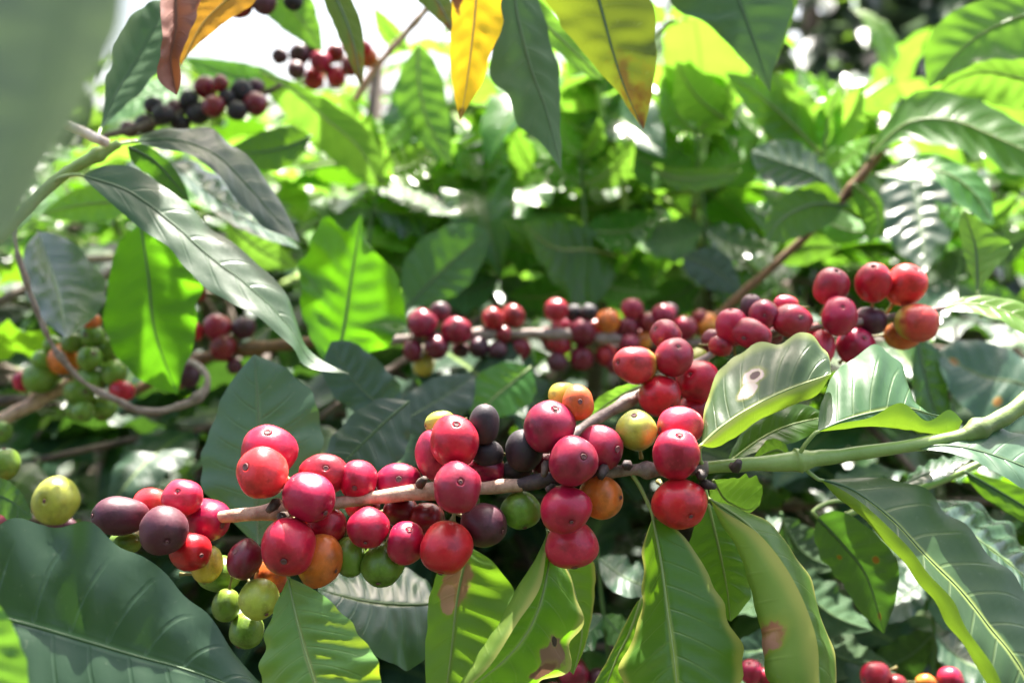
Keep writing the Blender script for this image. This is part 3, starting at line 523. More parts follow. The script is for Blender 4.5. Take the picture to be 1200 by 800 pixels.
# ------------------------------------------------------------------ tendril, trunks
T = thing('dry_tendril', 'thin dry brown tendril looping down from the left and hooking up beside the hanging leaf', 'tendril', P(18, 285, .40))
stem('stem', [(14, 250, .40, 6), (20, 295, .40, 6.5), (38, 350, .405, 6.5), (62, 405, .41, 6.5), (95, 445, .415, 7), (132, 467, .42, 7), (171, 482, .425, 8), (214, 475, .43, 8), (238, 460, .435, 8), (243, 442, .44, 8), (232, 428, .46, 7), (222, 424, .50, 7)], GREY, T, 8, .7, n=90, nodes=(.2, .42, .66, .86))
# ------------------------------------------------------------------ single leaves around the branches
LEAF(None, [(-70, 706), (24, 729), (84, 746), (152, 766), (236, 790), (335, 832)], [(-50, 650), (0, 616), (60, 612), (110, 622), (165, 650), (215, 692), (252, 732), (284, 776)], [(-20, 780), (50, 850), (150, 890), (260, 870)], (.245, .262), (.008, -.012), 'dark', label='large dark green leaf filling the lower left corner below the cherries', ribw=6, pet=(-140, 690, .25), quilt=.02)
LEAF(None, [(-60, 690), (-30, 745), (-10, 800), (0, 860)], [(-90, 740), (-90, 800), (-50, 850)], [(-10, 705), (16, 735), (31, 778), (28, 830)], (.215, .205), (0, -.004), 'mid', label='bright green leaf edge in the very bottom left corner over the large dark leaf', pet=(-90, 640, .22))
LEAF(None, [(515, 706), (480, 708), (430, 704), (372, 690)], [(495, 676), (450, 664), (400, 668)], [(508, 750), (480, 782), (430, 765), (390, 722)], (.335, .325), (.018, -.010), 'gloss', label='shiny pale-sheened leaf behind the green cherries at bottom centre', pet=(540, 700, .34))
LEAF(None, [(302, 640), (301, 560), (303, 490), (298, 415)], [(262, 600), (238, 572), (236, 535), (250, 490), (268, 450)], [(340, 605), (368, 560), (378, 505), (368, 465), (335, 432)], (.325, .345), (.006, .006), 'dull', label='broad upright grey-green leaf behind the leftmost pair of red cherries', ribw=3)
LEAF(None, [(480, 470), (445, 500), (405, 540), (372, 580)], [(440, 468), (400, 500), (372, 545)], [(480, 510), (462, 545), (420, 580)], (.37, .36), (.006, -.006), 'teal', label='dark leaf with a soft grey sheen right of the upright grey-green leaf')
LEAF(None, [(462, 486), (430, 462), (402, 430), (388, 400)], [(470, 455), (440, 420), (410, 400)], [(430, 490), (392, 465), (378, 430)], (.40, .41), (0, 0), 'teal', label='dark green leaf directly below the glowing backlit leaf', ribw=3)
LEAF(None, [(462, 500), (495, 480), (525, 462), (556, 440)], [(470, 470), (500, 446), (535, 438)], [(490, 510), (530, 498), (556, 470)], (.41, .44), (0, 0), 'teal', label='dark shaded leaf below the left end of the back cherry row', ribw=3)
LEAF(None, [(622, 430), (600, 448), (575, 470), (556, 500)], [(590, 424), (560, 440), (549, 470)], [(628, 458), (615, 478), (590, 488)], (.45, .43), (0, 0), 'mid', label='round bright green leaf just below the middle of the back cherry row', ribw=3)
LEAF(None, [(388, 436), (402, 390), (412, 325), (424, 250)], [(362, 392), (352, 345), (352, 310), (366, 280), (384, 254), (404, 272)], [(430, 414), (466, 396), (473, 368), (466, 325), (450, 305), (428, 280)], (.43, .44), (-.006, .004), 'glow', label='glowing backlit yellow-green leaf standing upright left of the back cherry row', under=True, ribw=4, ripple=.14, quilt=.014, margin=.12)
LEAF(None, [(165, 262), (174, 325), (182, 390), (208, 462)], [(138, 288), (127, 335), (122, 378), (142, 425), (178, 452)], [(192, 274), (226, 310), (234, 345), (229, 398), (216, 430)], (.42, .41), (.004, -.004), 'glow', label='hanging green leaf streaked with light and shadow left of the long drooping leaf', under=True, pet=(150, 225, .42), ribw=3, quilt=.014, margin=.12, ripple=.12)
LEAF(None, [(44, 272), (58, 312), (70, 352), (78, 396)], [(27, 295), (27, 330), (46, 370)], [(76, 278), (108, 310), (126, 344), (108, 374)], (.48, .41), (0, 0), 'gloss', quilt=.010, label='pale shiny grey-blue leaf above the green cherry cluster at left', ribw=3)
LEAF(None, [(-20, 575), (10, 585), (38, 606)], [(0, 560), (24, 576)], [(5, 606), (25, 614)], (.33, .33), (0, 0), 'dull', label='small dull leaf tip at the left edge beside the yellow-green cherry', ribw=2)
# left shoot with the two long drooping leaves
LS = thing('leafy_shoot', 'shoot at upper left with two long drooping dark leaves and a pale broken twig', 'leafy shoot', P(10, 300, .36))
stem('stem', [(-20, 300, .36, 12), (25, 250, .36, 14), (70, 208, .362, 14), (125, 176, .365, 13), (140, 168, .366, 10)], GREENS, LS, 10, .15, nodes=(.85,))
stem('twig', [(126, 168, .362, 11), (100, 156, .356, 12), (70, 142, .35, 11)], CUT, LS, 9, .25)[0]['label'] = 'pale broken twig end'
LEAF(LS, [(96, 206), (150, 224), (200, 260), (245, 300), (292, 336), (340, 384), (366, 424), (410, 438)], [(128, 193), (178, 208), (218, 240), (270, 284), (320, 324), (347, 370), (364, 412)], [(112, 222), (158, 262), (196, 288), (216, 312), (242, 338), (272, 356), (312, 378), (342, 405), (358, 430)], (.355, .350), (.009, -.008), 'dull', pet=(62, 214, .361), ribw=4, ripple=.10)
LEAF(LS, [(160, 166), (205, 164), (250, 180), (285, 212), (318, 250), (352, 284)], [(178, 154), (235, 150), (272, 166), (304, 200), (335, 248)], [(175, 172), (215, 180), (248, 196), (272, 226), (305, 262)], (.385, .39), (.01, -.008), 'teal', pet=(132, 172, .366), ripple=.08)
LEAF(LS, [(150, 172), (180, 188), (205, 215), (222, 236)], [(170, 170), (198, 190), (215, 215)], [(155, 190), (178, 208), (200, 228)], (.372, .378), (0, 0), 'gloss')
LEAF(LS, [(118, 152), (135, 112), (160, 70), (198, 0)], [(122, 120), (126, 80), (142, 34), (170, 4)], [(150, 120), (185, 85), (201, 55), (206, 20)], (.38, .40), (.004, -.008), 'teal', pet=(126, 174, .366))
LEAF(None, [(198, 190), (240, 222), (290, 255), (352, 292)], [(230, 190), (275, 222), (325, 262)], [(222, 222), (262, 256), (310, 280)], (.46, .45), (.035, -.02), 'gloss', ripple=.03, label='sunlit white-shining leaf between the two long drooping leaves')
SL(None, (365, 160), (262, 178), 52, (.52, .50), 8, mat='mature', label='dark green shaded leaf under the bright yellow-green leaf at upper left')
LEAF(None, [(305, 84), (345, 108), (385, 142), (420, 172), (442, 212)], [(345, 96), (388, 120), (428, 150), (450, 185)], [(318, 115), (348, 150), (385, 185), (425, 208)], (.55, .53), (0, .01), 'young', under=True, label='bright yellow-green lit leaf slanting down right of the dark cherries')
SL(None, (160, 238), (46, 252), 46, (.50, .48), -6, mat='young', under=True, label='lit yellow-green leaf under the stem at left')
SL(None, (265, 255), (350, 315), 50, (.55, .55), -8, mat='young', under=True, label='yellow-green leaf glowing behind the long drooping leaf')
LEAF(None, [(205, -20), (206, 30), (200, 70), (207, 112)], [(188, 0), (190, 50), (184, 90)], [(234, -10), (228, 25), (212, 65), (212, 95)], (.34, .33), (-.012, -.004), 'brown', label='curled dry brown leaf hanging at the top edge at left', bulge=.3)
LEAF(None, [(300, -40), (270, -5), (236, 30), (212, 78)], [(262, -25), (222, 10), (208, 50)], [(300, 0), (262, 28), (226, 58)], (.36, .35), (0, 0), 'amber', label='amber leaf crossing the top edge beside the curled brown leaf')
LEAF(None, [(80, -80), (75, 20), (45, 140), (-10, 300)], [(10, -60), (-40, 60), (-60, 180)], [(140, -60), (150, 20), (112, 110), (62, 200), (25, 270)], (.078, .073), (.002, .004), 'near', label='huge out-of-focus grey-green leaf close to the camera at the left edge', ribw=5, pet=(90, -170, .08))
LEAF(None, [(215, 100), (185, 108), (150, 120), (124, 146)], [(190, 90), (150, 98), (128, 125)], [(205, 120), (170, 132), (140, 142)], (.61, .59), (.02, -.015), 'gloss', label='pale grey shining leaf just above the blackish cherries at upper left')
SL(None, (336, 98), (212, 66), 40, (.62, .64), 8, mat='gloss', under=True, label='greyish leaf crossing the white gap above the dark red cherries at upper left')
SL(None, (478, 60), (438, 8), 26, (.66, .64), 4, mat='mid', under=True, label='small green leaf in the white gap left of the yellow leaf')
# leaves hanging in from above
LEAF(None, [(560, -60), (558, 0), (552, 60), (546, 105), (539, 142)], [(532, -30), (530, 20), (527, 70), (533, 115)], [(588, -40), (588, 10), (588, 35), (574, 65), (566, 95), (550, 122)], (.355, .345), (0, -.004), 'yellow', label='bright yellow leaf hanging point down from the top edge', pet=(570, -110, .36))
LEAF(None, [(600, -60), (605, 10), (622, 80), (640, 130), (658, 200)], [(582, -20), (577, 50), (574, 90), (596, 112), (606, 145), (632, 165)], [(625, -20), (640, 30), (654, 80), (657, 140)], (.385, .37), (-.004, .006), 'teal', label='slate-green leaf hanging from the top edge right of the yellow leaf', pet=(595, -120, .39))
LEAF(None, [(590, -15), (630, 20), (672, 60), (706, 95)], [(620, -10), (672, 40), (700, 75)], [(600, 12), (640, 50), (682, 85)], (.44, .43), (0, 0), 'young', under=True, label='glowing yellow-green leaf between the slate-green and the olive hanging leaf')
LEAF(None, [(685, -60), (702, 0), (718, 60), (734, 108), (754, 152)], [(620, -40), (648, 15), (684, 62), (715, 98), (740, 132)], [(735, -50), (762, 0), (769, 50), (766, 95), (760, 130)], (.345, .335), (.012, -.004), 'olive', label='olive leaf with a browned tip hanging from the top edge', pet=(675, -120, .35))
LEAF(None, [(840, -70), (862, -10), (884, 50), (903, 108)], [(780, -30), (795, 10), (830, 30), (872, 72)], [(905, -50), (928, 0), (920, 40), (906, 82)], (.40, .385), (.004, -.004), 'teal', label='broad blue-grey leaf hanging from the top edge right of the olive leaf', pet=(825, -130, .41))
SL(None, (938, -30), (908, 78), 24, (.44, .43), -6, mat='young', under=True, label='narrow yellow-green leaf at the top edge beside the blue-grey leaf')
SL(None, (372, -40), (424, 104), 34, (.42, .40), 10, mat='olive', label='thin olive leaf hanging at the top edge beside the red cherries at upper left')
SL(None, (470, -45), (532, 40), 40, (.42, .40), 8, mat='olive', label='short olive leaf tip at the top edge left of the yellow leaf')
SL(None, (300, -30), (378, 62), 56, (.56, .55), 6, mat='mid', under=True, label='bright green leaf at the top edge above the red cherries at upper left')
SL(None, (490, 52), (530, 196), 62, (.60, .58), -14, mat='mid', under=True, label='green leaf hanging behind the tip of the yellow leaf')
# right shoot and its leaves
RS = thing('leafy_shoot', 'brown twig rising to the right above the red cherries and carrying large wavy green leaves', 'leafy shoot', P(860, 350, .52))
stem('stem', [(838, 372, .53, 9), (870, 343, .525, 10), (925, 295, .52, 10), (985, 236, .515, 10), (1015, 200, .51, 11), (1040, 168, .51, 9)], REDB, RS, 10, .2, nodes=(.75,))
LEAF(RS, [(1016, 188), (1060, 146), (1110, 140), (1160, 158), (1230, 190)], [(1034, 150), (1070, 110), (1120, 108), (1172, 130), (1215, 160)], [(1055, 165), (1100, 170), (1150, 185), (1200, 208)], (.51, .46), (.01, -.01), 'mid', under=True, ribw=4)
LEAF(RS, [(1022, 206), (1062, 200), (1105, 202), (1140, 225), (1164, 262)], [(1055, 188), (1088, 181), (1130, 193), (1160, 222)], [(1060, 210), (1095, 212), (1120, 235), (1150, 258)], (.505, .48), (.01, -.01), 'mid', under=True)
LEAF(RS, [(1030, 176), (1052, 158), (1068, 158)], [(1040, 160), (1055, 150)], [(1045, 175), (1060, 168)], (.51, .51), (0, 0), 'young')
LEAF(RS, [(985, 232), (955, 205), (915, 190), (880, 178)], [(972, 195), (930, 165), (895, 168)], [(962, 220), (920, 220), (890, 205)], (.52, .50), (.012, -.008), 'mature', under=True)
LEAF(RS, [(990, 240), (950, 240), (915, 258), (898, 285)], [(965, 215), (925, 225), (898, 255)], [(975, 262), (945, 275), (918, 284)], (.515, .49), (0, 0), 'mature', under=True)
LEAF(RS, [(1000, 215), (1025, 240), (1030, 265), (1020, 285)], [(1015, 215), (1035, 240), (1034, 268)], [(1000, 232), (1010, 255), (1012, 272)], (.51, .50), (0, 0), 'mid', under=True)
LEAF(None, [(1240, 10), (1180, 25), (1130, 55), (1088, 104)], [(1190, -5), (1130, 8), (1098, 30), (1084, 62)], [(1205, 66), (1160, 70), (1120, 85)], (.44, .46), (.006, -.008), 'mid', under=True, label='wavy green backlit leaf at the top right edge', ribw=4)
LEAF(None, [(1250, 110), (1195, 92), (1145, 85), (1100, 106)], [(1205, 72), (1158, 67), (1118, 84)], [(1200, 128), (1150, 118), (1118, 110)], (.46, .48), (0, 0), 'young', under=True, label='bright yellow-green leaf at the right edge below the wavy top right leaf')
LEAF(None, [(1060, 196), (1075, 235), (1080, 275), (1085, 318)], [(1038, 210), (1034, 250), (1048, 290)], [(1095, 200), (1116, 230), (1112, 285)], (.65, .59), (.0, -.0), 'gloss', label='rippled silver-shining leaf above the rightmost red cherries', quilt=.05)
LEAF(None, [(1146, 342), (1145, 310), (1142, 285), (1130, 246)], [(1133, 310), (1126, 280), (1124, 258)], [(1165, 316), (1186, 290), (1170, 275)], (.40, .41), (.004, -.01), 'dull', label='small folded grey-green leaf on a pale stalk at the right edge', pet=(1150, 372, .40), ribw=4)
LEAF(None, [(1260, 480), (1200, 450), (1150, 440), (1098, 412)], [(1220, 430), (1170, 405), (1125, 398)], [(1220, 505), (1160, 500), (1112, 455)], (.44, .46), (.01, -.01), 'rusty', label='dark bluish leaf with rusty spots at the right edge')
LEAF(None, [(1075, 395), (1082, 430), (1092, 470), (1108, 510)], [(1068, 430), (1072, 470), (1090, 500)], [(1100, 410), (1110, 450), (1114, 488)], (.46, .45), (0, 0), 'gloss', label='dark glossy leaf behind the rightmost red cherries')
LEAF(None, [(958, 606), (988, 638), (1016, 676), (1036, 742)], [(954, 632), (968, 662), (988, 684), (1008, 716)], [(984, 598), (1026, 624), (1052, 660), (1050, 700)], (.345, .335), (.004, -.006), 'rusty', label='small glossy leaf with wavy edge hanging in the dark gap at lower right', pet=(1012, 588, .355), ripple=.10)
LEAF(None, [(1075, 590), (1120, 616), (1170, 650), (1240, 710)], [(1125, 584), (1170, 608), (1220, 650)], [(1085, 612), (1130, 655), (1190, 705)], (.335, .32), (.03, -.02), 'gloss', label='rippled silvery leaf behind the large right-hand leaf', quilt=.05)
LEAF(None, [(1058, 568), (1085, 555), (1110, 546), (1140, 536)], [(1075, 548), (1105, 536)], [(1085, 566), (1115, 556)], (.35, .35), (.01, -.004), 'gloss', label='small pale shining leaf just under the green stem at right')
GS = thing('leafy_shoot', 'thin green side twig under the main green stem at right', 'leafy shoot', P(970, 612, .35))
stem('stem', [(965, 614, .35, 8), (1020, 592, .352, 8), (1080, 572, .355, 9), (1150, 542, .36, 9), (1230, 500, .365, 9)], GREENS, GS, 8, .15)
LEAF(GS, [(1130, 552), (1170, 575), (1210, 600), (1260, 640)], [(1165, 560), (1210, 580)], [(1150, 580), (1200, 612)], (.356, .35), (0, 0), 'mature')
LEAF(None, [(722, 300), (690, 292), (650, 290), (612, 262)], [(700, 272), (660, 262), (632, 258)], [(715, 336), (690, 358), (655, 340), (630, 302)], (.60, .56), (.01, -.01), 'mid', under=True, label='green leaf with a curled lit edge above the middle of the back cherry row')
LEAF(None, [(475, 362), (500, 336), (530, 306), (572, 272)], [(470, 325), (484, 290), (520, 266), (552, 262)], [(510, 356), (545, 338), (568, 302)], (.55, .56), (.004, -.004), 'gloss', label='shiny dark green leaf with clear veins above the left end of the back cherry row')
LEAF(None, [(750, 188), (790, 208), (830, 208), (870, 200)], [(790, 196), (830, 197)], [(785, 218), (820, 224), (855, 214)], (.60, .58), (0, -.004), 'young', under=True, label='small curved yellow leaf lit bright in front of the background shoots')
SL(None, (520, 195), (600, 262), 46, (.70, .66), 8, mat='young', under=True, label='yellow-green backlit leaf pointing down right above the shiny veined leaf')
SL(None, (735, 235), (590, 232), 50, (.68, .66), 12, mat='mid', under=True, label='arched green leaf left of the upright green background stem')
SL(None, (962, 180), (905, 85), 78, (.57, .57), 8, mat='young', under=True, label='glowing upright yellow-green leaf in the upper right background')
SL(None, (958, 178), (850, 85), 58, (.57, .56), -6, mat='young', under=True, label='narrow lit leaf pointing up left beside the glowing upright leaf')
SL(None, (966, 180), (985, 100), 34, (.57, .57), 4, mat='young', under=True, label='small lit leaf right of the glowing upright leaf')
UP = thing('leafy_shoot', 'upright green shoot stem between the olive hanging leaf and the lit background leaves', 'leafy shoot', P(730, 262, .62))
stem('stem', [(732, 300, .62, 9), (731, 240, .62, 8), (728, 190, .62, 8), (708, 145, .62, 7), (700, 100, .62, 6)], GREENS, UP, 8, .1)
stem('stem', [(731, 200, .62, 7), (745, 160, .62, 6), (757, 130, .62, 5)], GREENS, UP, 8, .1)
SL(None, (455, 222), (402, 108), 58, (.60, .58), 8, mat='young', under=True, label='yellow-green leaf standing upright below the orange-red cherry at upper left')
LEAF(None, [(530, 250), (500, 236), (468, 222), (432, 208)], [(505, 222), (470, 206), (445, 202)], [(515, 252), (480, 244), (450, 228)], (.60, .62), (.04, -.02), 'gloss', label='white-shining leaf left of the backlit leaf pointing down right')
SL(None, (700, 190), (656, 84), 56, (.66, .62), -8, mat='mid', under=True, label='green backlit leaf right behind the slate-green hanging leaf')
SL(None, (850, 140), (792, 72), 60, (.60, .58), 8, mat='young', under=True, label='bright leaf just under the left side of the broad blue-grey leaf')
LEAF(None, [(690, 232), (712, 214), (735, 200), (752, 185)], [(695, 205), (722, 186), (742, 180)], [(708, 238), (738, 222), (755, 202)], (.64, .70), (.03, -.03), 'gloss', label='white-shining leaf just right of the slate-green leaf tip')
SL(None, (905, 300), (985, 290), 44, (.60, .60), 6, mat='mid', label='green leaf behind the lower end of the brown twig')
SL(None, (800, 300), (870, 345), 50, (.58, .56), 6, mat='teal', label='dark leaf behind the base of the brown twig')
SL(None, (640, 215), (600, 150), 40, (.66, .64), 6, mat='mid', under=True, label='green leaf hanging behind the lower part of the slate-green leaf')
for b, t2, w in (((716, 165), (650, 130), 46), ((712, 155), (650, 215), 44), ((702, 105), (665, 60), 34), ((706, 110), (740, 60), 34), ((745, 160), (800, 175), 40), ((726, 190), (668, 180), 36)):
    SL(UP, b, t2, w, (.62, .62), 6, mat='mid', under=random.random() < .6)

# upright background shoots: a stem with opposite leaf pairs, the top ones small and bright
def upright(label, st, d, nodes, w=52):
    """nodes: (fraction up the stem, left tip offset, right tip offset, material)"""
    t = thing('leafy_shoot', label, 'leafy shoot', P(*st[0], d)); stem('stem', [(x, y, d, 5.5 - 2 * k / len(st)) for k, (x, y) in enumerate(st)], STEMB, t, 7, .1)
    c = cr(st, 41)
    for f, l, r, mt in nodes:
        b = c[int(f * 40)]
        for o in (l, r):
            if not o: continue
            ln = math.hypot(*o); up = random.uniform(-10, -4) * (1 if o[0] < 0 else -1) * ln / 80; dd = random.uniform(-.05, .03)
            SL(t, b, (b[0] + o[0], b[1] + o[1]), ln * random.uniform(.46, .58), (d, d + dd), -up * 1.4, mat=mt, e=(random.uniform(.0, .02), random.uniform(-.02, .0)) if o[0] > 0 else (random.uniform(-.02, 0), random.uniform(0, .02)), under=dd > -.01, ribw=3, ripple=.12, margin=.10)
upright('upright shoot with glowing leaf pairs below the broad blue-grey hanging leaf', [(958, 250), (960, 200), (962, 165), (964, 140)], .585, [(.0, (-85, -10), (70, 18), 'mid'), (.45, (-100, -70), (60, -40), 'young'), (.7, (-62, -90), (48, -74), 'young'), (.95, (-26, -66), (20, -52), 'young')])
upright('upright shoot in the bright background left of the small curved yellow leaf', [(690, 330), (686, 270), (682, 215), (680, 180)], .60, [(.05, (-95, 20), (85, 18), 'mid'), (.4, (-100, -12), (95, -20), 'mid'), (.75, (-60, -55), (62, -58), 'young'), (.97, (-24, -50), (22, -48), 'young')])
upright('upright shoot right of the small curved yellow leaf', [(822, 330), (826, 270), (818, 190), (815, 150)], .61, [(.05, (-85, 24), (90, 10), 'mature'), (.35, (-88, 6), (84, 20), 'gloss'), (.7, (-96, -42), (88, -46), 'mid'), (.95, (-40, -66), (44, -62), 'young')])
upright('sunlit shoot in the background right below the bright slanting leaf', [(430, 300), (436, 250), (446, 200), (452, 170)], .60, [(.05, (-80, 26), (92, 14), 'mid'), (.4, (-74, -10), (98, -16), 'gloss'), (.75, (-50, -56), (72, -40), 'young'), (.96, (-20, -44), (34, -44), 'young')])
upright('leafy shoot in the background under the tip of the slate-green hanging leaf', [(585, 330), (580, 280), (570, 235), (566, 205)], .62, [(.05, (-86, 20), (80, 30), 'gloss'), (.4, (-92, -14), (90, 4), 'mid'), (.75, (-64, -44), (70, -46), 'young'), (.96, (-30, -46), (24, -46), 'mid')])
upright('shoot with grey-green leaves in the background at the right edge', [(1120, 340), (1130, 300), (1140, 262)], .60, [(.1, (-70, 34), (84, 24), 'gloss'), (.6, (-56, 40), (80, -20), 'teal'), (.95, (-44, -28), (52, -34), 'mid')])
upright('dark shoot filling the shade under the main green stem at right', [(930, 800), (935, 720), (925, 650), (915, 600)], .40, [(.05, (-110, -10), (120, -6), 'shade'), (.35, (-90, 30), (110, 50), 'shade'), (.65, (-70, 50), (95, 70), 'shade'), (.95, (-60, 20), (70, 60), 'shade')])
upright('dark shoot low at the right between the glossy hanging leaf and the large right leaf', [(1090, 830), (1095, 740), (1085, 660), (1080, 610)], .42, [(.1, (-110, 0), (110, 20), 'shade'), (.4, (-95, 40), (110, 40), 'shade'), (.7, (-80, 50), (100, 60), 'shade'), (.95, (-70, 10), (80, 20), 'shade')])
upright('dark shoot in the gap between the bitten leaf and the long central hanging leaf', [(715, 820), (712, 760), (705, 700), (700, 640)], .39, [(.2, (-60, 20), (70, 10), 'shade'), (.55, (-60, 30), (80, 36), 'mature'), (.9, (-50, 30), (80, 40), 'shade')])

# ------------------------------------------------------------------ coffee plants behind: trunk, branches, leaves
def plant(label, spots, dirv, length, pairs, ll, kinds, tr=.011, at=None, bm=None):
    """spots: world points the branches pass through; one thing > trunk, branch > leaf"""
    c = sum(spots, Vector()) / len(spots); base = Vector((*(at or (c.x, c.y + .05)), -.03)); top = max(p.z for p in spots)
    t = thing('coffee_plant', label, 'coffee plant', base)
    ph = random.uniform(0, 6); pts = [base + Vector((.03 * math.sin(ph + 4 * s), .03 * math.cos(ph + 3 * s), (top + .05) * s)) for s in [k / 7 for k in range(8)]]
    vs, fs = tube_geo(pts, [tr * (1.3 - .7 * k / 7) for k in range(8)], 9, .2); mesh('trunk', vs, fs, DARKB, t)
    for p in spots:
        dr = rdir(dirv); L = random.uniform(*length); b = p - dr * L * .4; n = random.randint(*pairs)
        q = min(pts, key=lambda v: (v - b).length)
        cv = [b + dr * L * s + Vector((0, 0, -.10 * L * s * s)) for s in (0, .25, .5, .75, 1)]
        root = [q, q.lerp(b, .5) + Vector((0, 0, .02))] if (q - b).length > .03 else []
        line = root + cv; vs, fs = tube_geo(line, [0.0034 - 0.002 * i / len(line) for i in range(len(line))], 6)
        br = mesh('branch', vs, fs, bm or GREENS, t, base=b)
        side0 = dr.cross(Vector((0, 0, 1))); side0 = side0.normalized() if side0.length > .05 else X.copy()
        for k in range(n):
            s = 0.12 + 0.86 * k / max(1, n - 1); a = dr * L * s + Vector((0, 0, -.10 * L * s * s))
            side = side0 if abs(dr.z) < 0.6 or k % 2 == 0 else side0.cross(dr)
            for sg in (-1, 1):
                if random.random() < 0.06: continue
                y = (side * sg * random.uniform(.6, 1) + dr * random.uniform(.25, .8) + Vector((0, 0, random.uniform(-.5, .3)))).normalized()
                z = Vector((0, 0, 1)) + 0.55 * Vector((random.uniform(-1, 1), random.uniform(-1, 1), random.uniform(-.4, .4))); x = y.cross(z).normalized(); z = x.cross(y)
                o = link('leaf', random.choice(UL[random.choice(kinds)]), br, a)
                o.rotation_euler = Matrix((x, y, z)).transposed().to_euler(); f = ll * random.uniform(.72, 1.15) * (0.72 if k == n - 1 else 1); o.scale = (f,) * 3
    return t
def rdir(v=0.4):
    a = random.uniform(0, 2 * math.pi); return Vector((math.cos(a), 0.6 * math.sin(a), random.uniform(-v * .4, v))).normalized()
def cell(n, x, y, d): return [P(random.uniform(*x), random.uniform(*y), random.uniform(*d)) for _ in range(n)]
SUNNY = ('mid', 'young', 'mid', 'young', 'gloss'); SHADY = ('shade', 'mature', 'shade'); DEEP = ('mature', 'mid', 'mature', 'shade')  # leaf tones chosen brighter for sun, darker to deepen the shade
for lab, x, y, n in (
    ('sunlit plant behind the red cherry sprig and the bright slanting leaf, upper left', (330, 480), (120, 330), 8),
    ('sunlit plant behind the tip of the hanging yellow leaf', (480, 620), (130, 320), 8),
    ('bright plant around the upright green stem under the olive hanging leaf', (620, 770), (110, 310), 9),
    ('bright plant with the glowing leaves just above the small curved yellow leaf', (770, 900), (95, 310), 8),
    ('lit plant behind the large wavy leaves and brown twig at upper right', (900, 1060), (150, 330), 8),
    ('sunlit plant behind the long drooping leaves and the leaf streaked with light, upper left', (-150, 330), (190, 330), 15),
    ('grey-green plant along the right edge under the wavy top right leaves', (1080, 1260), (200, 340), 7)):
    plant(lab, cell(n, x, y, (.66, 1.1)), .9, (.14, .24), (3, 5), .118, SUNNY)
for lab, x, y, n in (
    ('dark plant in the deep shade inside the tendril loop at left', (-100, 240), (500, 900), 17),
    ('shaded plant behind the brown twig with dark purple cherries at left', (-80, 350), (330, 430), 9),
    ('shaded plant behind the left half of the foreground fruiting branch', (180, 420), (420, 900), 17),
    ('shaded plant below the left end of the back cherry row', (420, 620), (370, 900), 17),
    ('shaded plant in the dark gap below the middle of the foreground branch', (620, 830), (370, 900), 17),
    ('shaded plant behind the hanging leaves right of the lowest red cherries', (830, 1020), (370, 900), 17),
    ('shaded plant behind the dark bluish leaves at the lower right edge', (1020, 1280), (400, 900), 18)):
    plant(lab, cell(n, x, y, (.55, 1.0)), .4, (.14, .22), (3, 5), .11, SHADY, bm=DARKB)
for lab, x in (
    ('dense plant farther back at the far left behind the drooping leaves', (-250, 150)), ('dense plant farther back behind the glowing upright leaf', (150, 430)), ('dense plant farther back behind the yellow hanging leaf', (430, 680)),
    ('dense plant farther back behind the middle of the back cherry row', (680, 900)), ('dense plant farther back behind the right-hand cherries', (900, 1120)), ('dense plant farther back past the right edge leaves', (1120, 1400))):
    plant(lab, cell(22, x, (170, 1000), (1.1, 1.7)), .8, (.2, .3), (4, 6), .13, DEEP, .016, bm=DARKB)
plant('coffee plant overhanging the branches from above the picture', [P(x, y, d) for x, y, d in ((60, -330, .42), (260, -420, .5), (-60, -160, .5), (640, -520, .55), (150, -700, .7))], .1, (.18, .22), (4, 4), .12, ('mature', 'mid'), .02, (-.75, .45))

# ------------------------------------------------------------------ trees farther back
def tree(x, d, h, rad, n, lab, mats=('far', 'far'), low=0.25):
    b = P(x, 400, d); b.z = -.03; t = thing('coffee_tree', lab, 'tree', b)
    pts = [b + Vector((.06 * math.sin(k), .05 * math.cos(2 * k), h * .9 * k / 5)) for k in range(6)]
    vs, fs = tube_geo(pts, [.05 - .007 * k for k in range(6)], 8, .2)
    for k in range(12):
        q = pts[1 + k % 5]; a = k * 2.4; e = q + Vector((math.cos(a), math.sin(a), .25)) * rad * .8
        v2, f2 = tube_geo([q, q.lerp(e, .5) + Vector((0, 0, .06)), e], [.014, .01, .004], 5); o = len(vs); vs += v2; fs += [tuple(i + o for i in f) for f in f2]
    mesh('trunk', vs, fs, DARKB, t)
    for mt in mats:
        vs, fs, uv = [], [], []
        for k in range(n // len(mats)):
            a = random.uniform(0, 6.283); z = random.uniform(low, 1); rr = rad * math.sqrt(random.uniform(.15, 1)) * (1 - .55 * max(0, z - .5) * 2) * (0.8 + .35 * math.sin(3 * a + z * 9))
            c = b + Vector((rr * math.cos(a), rr * math.sin(a), z * h)); y = Vector((math.cos(a), math.sin(a), random.uniform(-.8, .5))) + .7 * Vector((random.uniform(-1, 1), random.uniform(-1, 1), 0)); y.normalize()
            xx = y.cross(Vector((random.uniform(-.5, .5), random.uniform(-.5, .5), 1))).normalized(); zz = xx.cross(y); l = random.uniform(.09, .16); w = l * .2; o = len(vs)
            for s, ww in ((0, .05), (.3, 1), (.65, .85), (1, .04)):
                for v in (-1, 0, 1): vs.append(c + y * l * s + xx * v * w * ww + zz * (abs(v) * .25 * w - .25 * l * s * s)); uv.append((s, (v + 1) / 2))
            for i in range(3):
                for j in range(2): p = o + i * 3 + j; fs.append((p, p + 1, p + 4, p + 3))
        tag(mesh('crown', vs, fs, LM[mt], t, uv), kind='stuff')
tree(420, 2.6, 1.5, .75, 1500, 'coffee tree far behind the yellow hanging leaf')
tree(700, 2.3, 1.6, .8, 1700, 'coffee tree far behind the olive hanging leaf')
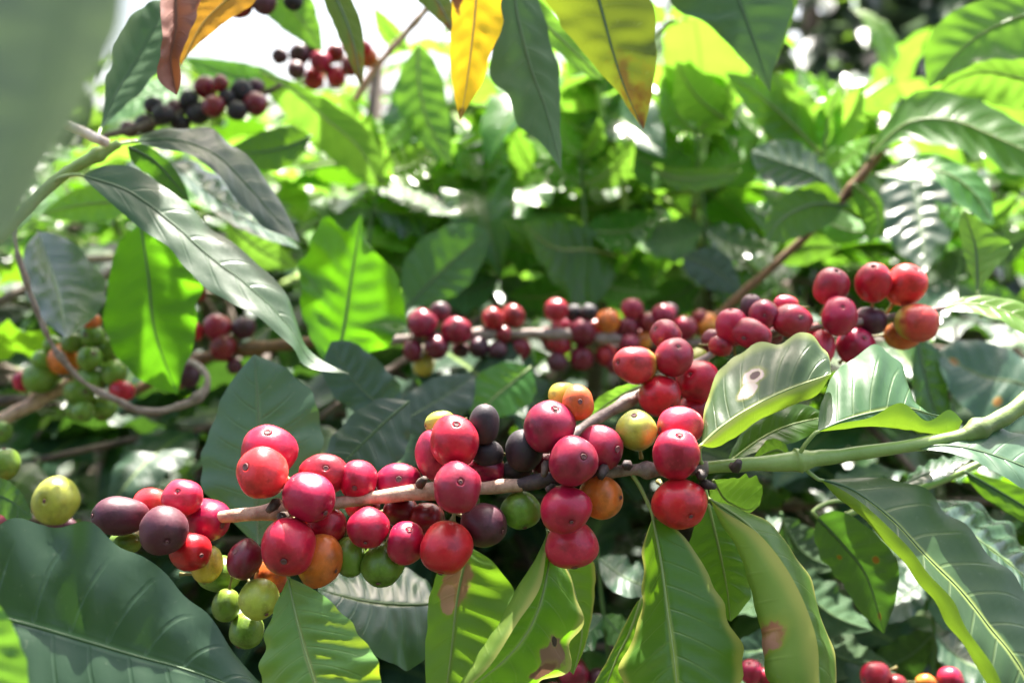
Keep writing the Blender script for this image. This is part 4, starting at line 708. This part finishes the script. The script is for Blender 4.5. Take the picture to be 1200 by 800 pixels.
tree(960, 2.6, 2.2, .85, 2200, 'shaded bluish tree at the upper right behind the lit leaves', ('farblue', 'farblue'))
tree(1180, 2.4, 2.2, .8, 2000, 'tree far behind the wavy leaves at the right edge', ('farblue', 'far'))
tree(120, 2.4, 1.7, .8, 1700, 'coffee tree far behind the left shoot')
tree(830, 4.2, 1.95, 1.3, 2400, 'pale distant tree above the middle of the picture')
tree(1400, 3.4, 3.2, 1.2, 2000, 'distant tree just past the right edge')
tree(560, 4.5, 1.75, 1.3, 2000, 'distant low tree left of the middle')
tree(300, -1.5, 2.3, .85, 2200, 'unseen next-row coffee tree added behind the camera to dim skylight, right side')  # out-of-view row added to hold back skylight from the camera side
tree(600, -1.3, 2.1, .8, 2200, 'unseen next-row coffee tree added straight behind the camera to dim skylight')
tree(1000, -1.5, 2.4, .85, 2200, 'unseen next-row coffee tree added behind the camera to dim skylight, left side')
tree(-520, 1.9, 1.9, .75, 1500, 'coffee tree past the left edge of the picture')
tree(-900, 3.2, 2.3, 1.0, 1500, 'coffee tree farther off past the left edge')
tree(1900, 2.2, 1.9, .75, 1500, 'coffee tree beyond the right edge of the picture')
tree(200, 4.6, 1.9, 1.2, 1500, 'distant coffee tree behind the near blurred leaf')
vs, fs, uv = [], [], []
for k in range(9000):
    r = 7 * random.random() ** .7; an = random.uniform(0, 6.283); c = Vector((r * math.cos(an), 1.5 + r * math.sin(an), random.uniform(.02, .16))); b = random.uniform(0, 6.283)
    y = Vector((math.cos(b), math.sin(b), random.uniform(-.2, .6))).normalized(); x = y.cross(Vector((0, 0, 1))).normalized(); l = random.uniform(.08, .16); o = len(vs)
    for s, w in ((0, .04), (.4, .22), (1, .01)):
        for v in (-1, 1): vs.append(c + y * l * s + x * v * w * l + Vector((0, 0, -.3 * l * s * s))); uv.append((s, (v + 1) / 2))
    fs += [(o, o + 1, o + 3, o + 2), (o + 2, o + 3, o + 5, o + 4)]
tag(mesh('ground_cover', vs, fs, LM['far'], None, uv, base=(0, 1.5, 0)), 'low weeds covering the soil between the coffee plants', 'ground cover', kind='stuff')
